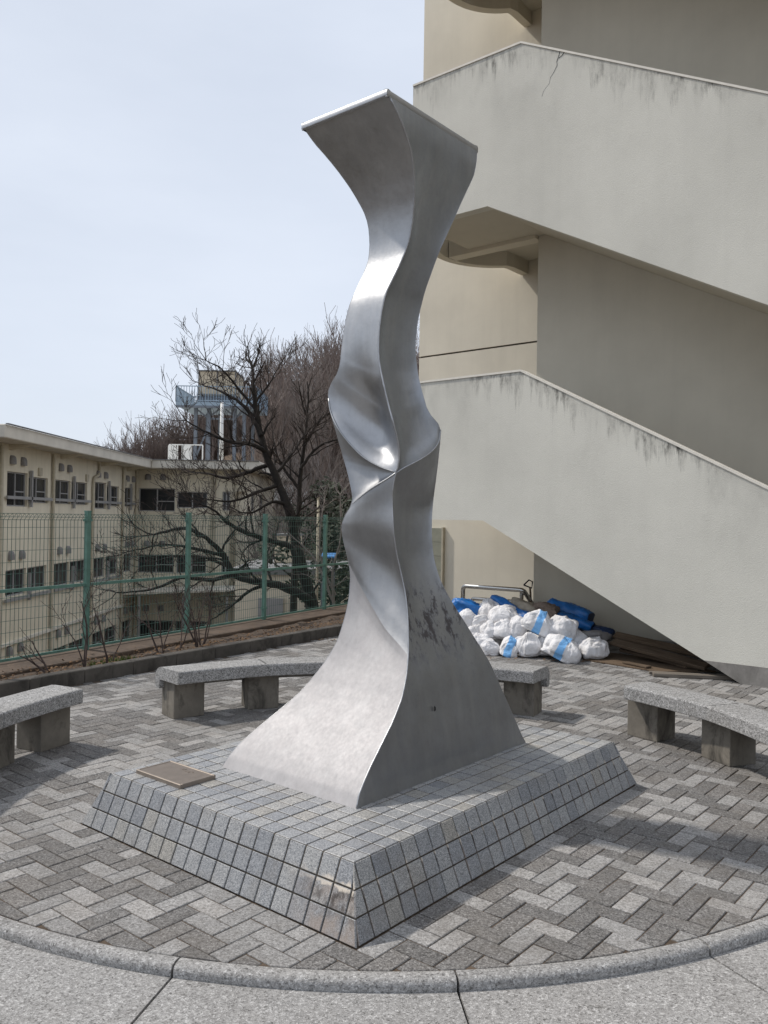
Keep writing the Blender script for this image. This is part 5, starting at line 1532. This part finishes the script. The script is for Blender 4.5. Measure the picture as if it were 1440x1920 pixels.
random.seed(21)
T1 = Tree()
P, R_ = T1.limb(wav([(-1.20, -1.3), (-1.41, -0.11), (-1.64, 0.70), (-1.80, 1.34), (-1.86, 1.68), (-2.05, 2.17), (-2.40, 2.93), (-2.57, 3.54), (-2.66, 4.10), (-2.70, 4.45), (-2.76, 4.70)], 16.5, 17.0), 0.15, 0.03, 10)
T1.dress(P, R_, 16, 0.74, 2, 0.45)
for pts, r0, r1, n, L, ya, yb in (
    ([(-1.30, -0.9), (-1.39, -0.08), (-1.54, 0.11), (-1.85, 0.30), (-2.23, 0.38), (-2.81, 0.52), (-3.05, 0.90), (-3.40, 1.28), (-3.77, 1.41), (-4.3, 1.30)], 0.115, 0.02, 14, 0.9, 16.4, 15.6),
    ([(-1.66, 0.71), (-1.82, 1.07), (-2.14, 1.17), (-2.62, 1.32), (-3.02, 1.53), (-3.20, 1.74), (-3.5, 1.9)], 0.07, 0.015, 12, 0.9, 16.5, 15.8),
    ([(-2.79, 0.53), (-3.30, 0.44), (-3.82, 0.48), (-4.33, 0.26), (-4.9, 0.22)], 0.05, 0.012, 10, 0.8, 16.0, 15.4),
    ([(-2.60, 0.48), (-2.95, 0.62), (-3.4, 0.80), (-4.0, 0.86), (-4.6, 0.72)], 0.045, 0.012, 10, 0.8, 16.1, 16.6),
    ([(-2.20, 0.38), (-2.6, 0.20), (-2.95, -0.1), (-3.3, -0.35)], 0.04, 0.01, 8, 0.7, 16.2, 15.9),
    ([(-3.05, 0.90), (-3.5, 1.02), (-4.1, 1.1), (-4.7, 0.98)], 0.04, 0.01, 8, 0.75, 15.9, 15.5),
    ([(-2.36, 2.93), (-2.65, 3.09), (-3.07, 3.13), (-3.49, 3.29), (-3.90, 3.51)], 0.055, 0.012, 10, 0.9, 16.8, 16.2),
    ([(-2.50, 3.28), (-2.84, 3.86), (-3.21, 4.12), (-3.48, 4.25), (-3.85, 4.40)], 0.05, 0.012, 10, 0.9, 16.8, 17.3),
    ([(-2.33, 2.70), (-2.69, 2.58), (-3.16, 2.44), (-3.64, 2.52), (-4.0, 2.55)], 0.05, 0.012, 10, 0.85, 16.8, 17.2),
    ([(-2.62, 3.8), (-3.0, 4.25), (-3.3, 4.6), (-3.6, 4.75)], 0.035, 0.01, 9, 0.8, 16.9, 16.5),
    ([(-2.10, 2.30), (-2.5, 2.15), (-2.95, 1.95), (-3.5, 1.99)], 0.045, 0.01, 9, 0.85, 16.7, 16.1),
    ([(-1.95, 1.9), (-2.2, 1.95), (-2.6, 1.72), (-2.9, 1.80)], 0.04, 0.01, 8, 0.8, 16.6, 16.0),
    ([(-2.64, 4.0), (-2.4, 4.35), (-2.25, 4.7)], 0.03, 0.01, 6, 0.7, 16.9, 17.2),
    ([(-2.2, 2.5), (-1.95, 2.85), (-1.75, 3.2), (-1.6, 3.5)], 0.04, 0.01, 7, 0.8, 16.7, 17.2),
):
    P, R_ = T1.limb(wav(pts, ya, yb), r0, r1, 7)
    T1.dress(P, R_, n, L, 2, 0.2)
T1.finish('bare_tree', 'big dark leafless tree leaning left over the fence', (-1.3, 16.5, -1.3), group='bare trees beyond the fence')

T2 = Tree()
P, R_ = T2.limb([(-2.05, 19.0, -1.8), (-2.02, 19.0, 0.5), (-1.95, 19.0, 1.9), (-1.92, 19.05, 2.7), (-1.85, 19.1, 3.3), (-1.8, 19.2, 4.0)], 0.10, 0.03, 8)
T2.dress(P, R_, 14, 1.1, 2, 0.35)
for pts, n in (([(-1.92, 19.0, 2.75), (-1.6, 19.0, 3.2), (-1.2, 18.9, 3.4), (-0.8, 18.8, 3.45)], 8), ([(-1.95, 19.0, 2.3), (-2.4, 19.1, 2.9), (-2.6, 19.3, 3.5)], 8), ([(-1.85, 19.1, 3.3), (-1.5, 19.2, 3.9), (-1.1, 19.3, 4.2)], 8)):
    P, R_ = T2.limb(pts, 0.045, 0.012, 6); T2.dress(P, R_, n, 0.9, 2, 0.2)
T2.finish('bare_tree', 'slim upright leafless tree just right of the big leaning one', (-2.05, 19.0, -1.8), group='bare trees beyond the fence')
T3 = Tree()
for pts in ([(-0.9, 15.6, 0.0), (-1.1, 15.6, 0.55), (-1.35, 15.7, 0.95), (-1.75, 15.8, 1.3)], [(-0.85, 15.6, -0.3), (-0.95, 15.7, 0.6), (-0.8, 15.7, 1.3), (-0.85, 15.8, 2.1)], [(-0.9, 15.7, 0.2), (-1.2, 15.8, 1.0), (-1.15, 15.9, 1.9)]):
    P, R_ = T3.limb(pts, 0.028, 0.008, 6); T3.dress(P, R_, 8, 0.55, 1, 0.25)
T3.finish('bare_sapling', 'pale thin leafless sapling close behind the fence beside the sculpture', (-0.9, 15.6, -0.3), 'grey_twigs', 'grey_twigs', group='bare trees beyond the fence')

# ---- generic leafless trees for the hill
def hill_tree(seed, hgt, minr, lev=3, nl=11, far=False):
    random.seed(seed)
    t = Tree(); t.far = far
    x = random.uniform(-.4, .4)
    P, R_ = t.limb([(0, 0, -0.6), (x * .3, .1, hgt * .25), (x * .8, -.1, hgt * .5), (x * 1.2, .1, hgt * .72)], 0.022 * hgt, 0.010 * hgt, 6)
    k = len(P)
    for j in range(nl):
        tt = (0.22 + 0.78 * (j + random.random()) / nl) * (k - 1.01); i = int(tt)
        q = Vector(P[i]); a = random.uniform(0, 6.28)
        t.twig(q, (math.cos(a) * .55, math.sin(a) * .55, 1.0), hgt * random.uniform(.28, .46), 0.0075 * hgt, lev, 0.42, 0.42, minr)
    return t
protos = [hill_tree(100 + k, 9.0, 0.009, 3, 14) for k in range(4)]
farp = [hill_tree(200 + k, 9.0, 0.010, 3, 12, True) for k in range(4)] + [hill_tree(300 + k, 9.0, 0.018, 2, 18, True) for k in range(3)]
def proto_arrays(t):
    V = np.array(t.thick.v + t.thin.v); n0 = len(t.thick.v)
    F = [f for f in t.thick.f] + [tuple(i + n0 for i in f) for f in t.thin.f]
    return V, F
PA_ = [proto_arrays(t) for t in farp]
pm = [(t.thick.mesh('trunk', M['wood_twigs'], True), t.thin.mesh('crown', M['grey_twigs'])) for t in protos]
random.seed(5)
# trees one can tell apart at the wood's edge
LT = [(-4.4, 42, 'bare hillside tree just right of the leaning tree crown'), (-2.6, 38, 'tall bare tree on the slope nearest the sculpture'), (-5.6, 50, 'fan shaped bare tree behind the leaning tree'),
      (-3.4, 52, 'bare tree on the slope with the highest crown left of the sculpture'), (-6.8, 60, 'rounded bare tree above the tank platform railing'), (-1.6, 46, 'bare tree partly hidden behind the sculpture'), (1.1, 34, 'bare tree glimpsed between sculpture and stair building')]
for k, (x, y, lab) in enumerate(LT):
    root = empty('bare_tree', (x, y, float(ground_z(np.array(x), np.array(y)))))
    tag(root, lab, 'tree', 'bare trees on the hillside')
    sc_ = [1.0, 1.08, 1.02, 1.15, 1.0, 1.06, 0.95][k]
    root.scale = (sc_,) * 3; root.rotation_euler = (0, 0, k * 1.3)
    for me, nm in zip(pm[k % 4], ('trunk', 'crown')):
        o = bpy.data.objects.new(nm, me); link(o, root)
# the far wood
Vs, Fs, off = [], [], 0
cnt = 0
random.seed(11)
while cnt < 260:
    y = random.uniform(56, 108); x = random.uniform(-0.335, 0.08) * y
    if cnt % 3 == 0 or x < -0.17 * y: y = random.uniform(84, 112); x = random.uniform(-0.335, -0.15) * y
    strip = x < -0.15 * y
    V, F = PA_[4 + cnt % 3] if (strip or cnt > 130) else PA_[cnt % 4]
    a = random.uniform(0, 6.28); sc_ = random.uniform(0.85, 1.2)
    sc_ *= 0.68 if strip else 0.88
    z = float(ground_z(np.array(x), np.array(y)))
    ca, sa = math.cos(a) * sc_, math.sin(a) * sc_
    W_ = np.stack([V[:, 0] * ca - V[:, 1] * sa + x, V[:, 0] * sa + V[:, 1] * ca + y, V[:, 2] * sc_ + z], -1)
    Vs.append(W_); Fs.extend([tuple(i + off for i in f) for f in F]); off += len(V); cnt += 1
me = bpy.data.meshes.new('woodland')
me.from_pydata(np.concatenate(Vs).tolist(), [], Fs)
me.materials.append(M['wood_twigs'])
wood = bpy.data.objects.new('woodland', me); link(wood)
tag(wood, 'leafless grey brown woodland covering the hill behind the school', kind='stuff')
# undergrowth on the slope
mb = MB(); random.seed(3)
for _ in range(700):
    y = random.uniform(30, 75); x = random.uniform(-0.16, 0.06) * y
    z = float(ground_z(np.array(x), np.array(y)))
    for k in range(7):
        a = random.uniform(0, 6.28); L = random.uniform(0.5, 1.8)
        p = Vector((x + random.uniform(-.5, .5), y + random.uniform(-.5, .5), z)); q = p + Vector((math.cos(a) * L * .5, math.sin(a) * L * .5, L))
        mb.tube([p, p.lerp(q, .5) + Vector((random.uniform(-.1, .1), 0, 0)), q], [0.03, 0.02, 0.012], 3, cap=False)
tag(mb.build('undergrowth', M['wood_twigs']), 'brown leafless undergrowth on the slope behind the fence', kind='stuff')
# dark evergreen shrubs behind the fence beside the sculpture
def evergreen(x, y, z, r, h, label, seed):
    random.seed(seed)
    root = empty('evergreen_bush', (x, y, z)); tag(root, label, 'bush', 'evergreen bushes behind the fence')
    mb = MB()
    mb.tube([(x, y, z), (x + .1, y, z + h * .5), (x, y, z + h * .8)], [0.07, 0.05, 0.02], 6); mb.build('stem', M['tree_bark'], root)
    mb = MB()
    cl = [Vector((x + random.gauss(0, r * .5), y + random.gauss(0, r * .4), z + h * random.uniform(.25, .95))) for _ in range(16)]
    for c in cl:
        for _ in range(130):
            d = Vector((random.gauss(0, 1), random.gauss(0, 1), random.gauss(0, .8))).normalized() * r * .42 * random.random() ** .4
            p = c + d; s_ = random.uniform(.06, .12)
            u = Vector((random.gauss(0, 1), random.gauss(0, 1), random.gauss(0, .6))).normalized() * s_; w_ = u.orthogonal().normalized() * s_ * .45
            mb.add([tuple(p - u), tuple(p + w_), tuple(p + u), tuple(p - w_)], [(0, 1, 2, 3)])
    mb.build('foliage', M['evergreen'], root)
evergreen(-1.5, 24.0, -1.6, 1.4, 4.2, 'dark evergreen bush behind the fence, left of the utility post', 1)
evergreen(-0.5, 22.5, -1.3, 1.3, 3.9, 'dark evergreen bush behind the fence, touching the sculpture', 2)
evergreen(-2.0, 33.0, -2.0, 1.6, 4.4, 'dark evergreen bush farther up the slope behind the two nearer ones', 3)
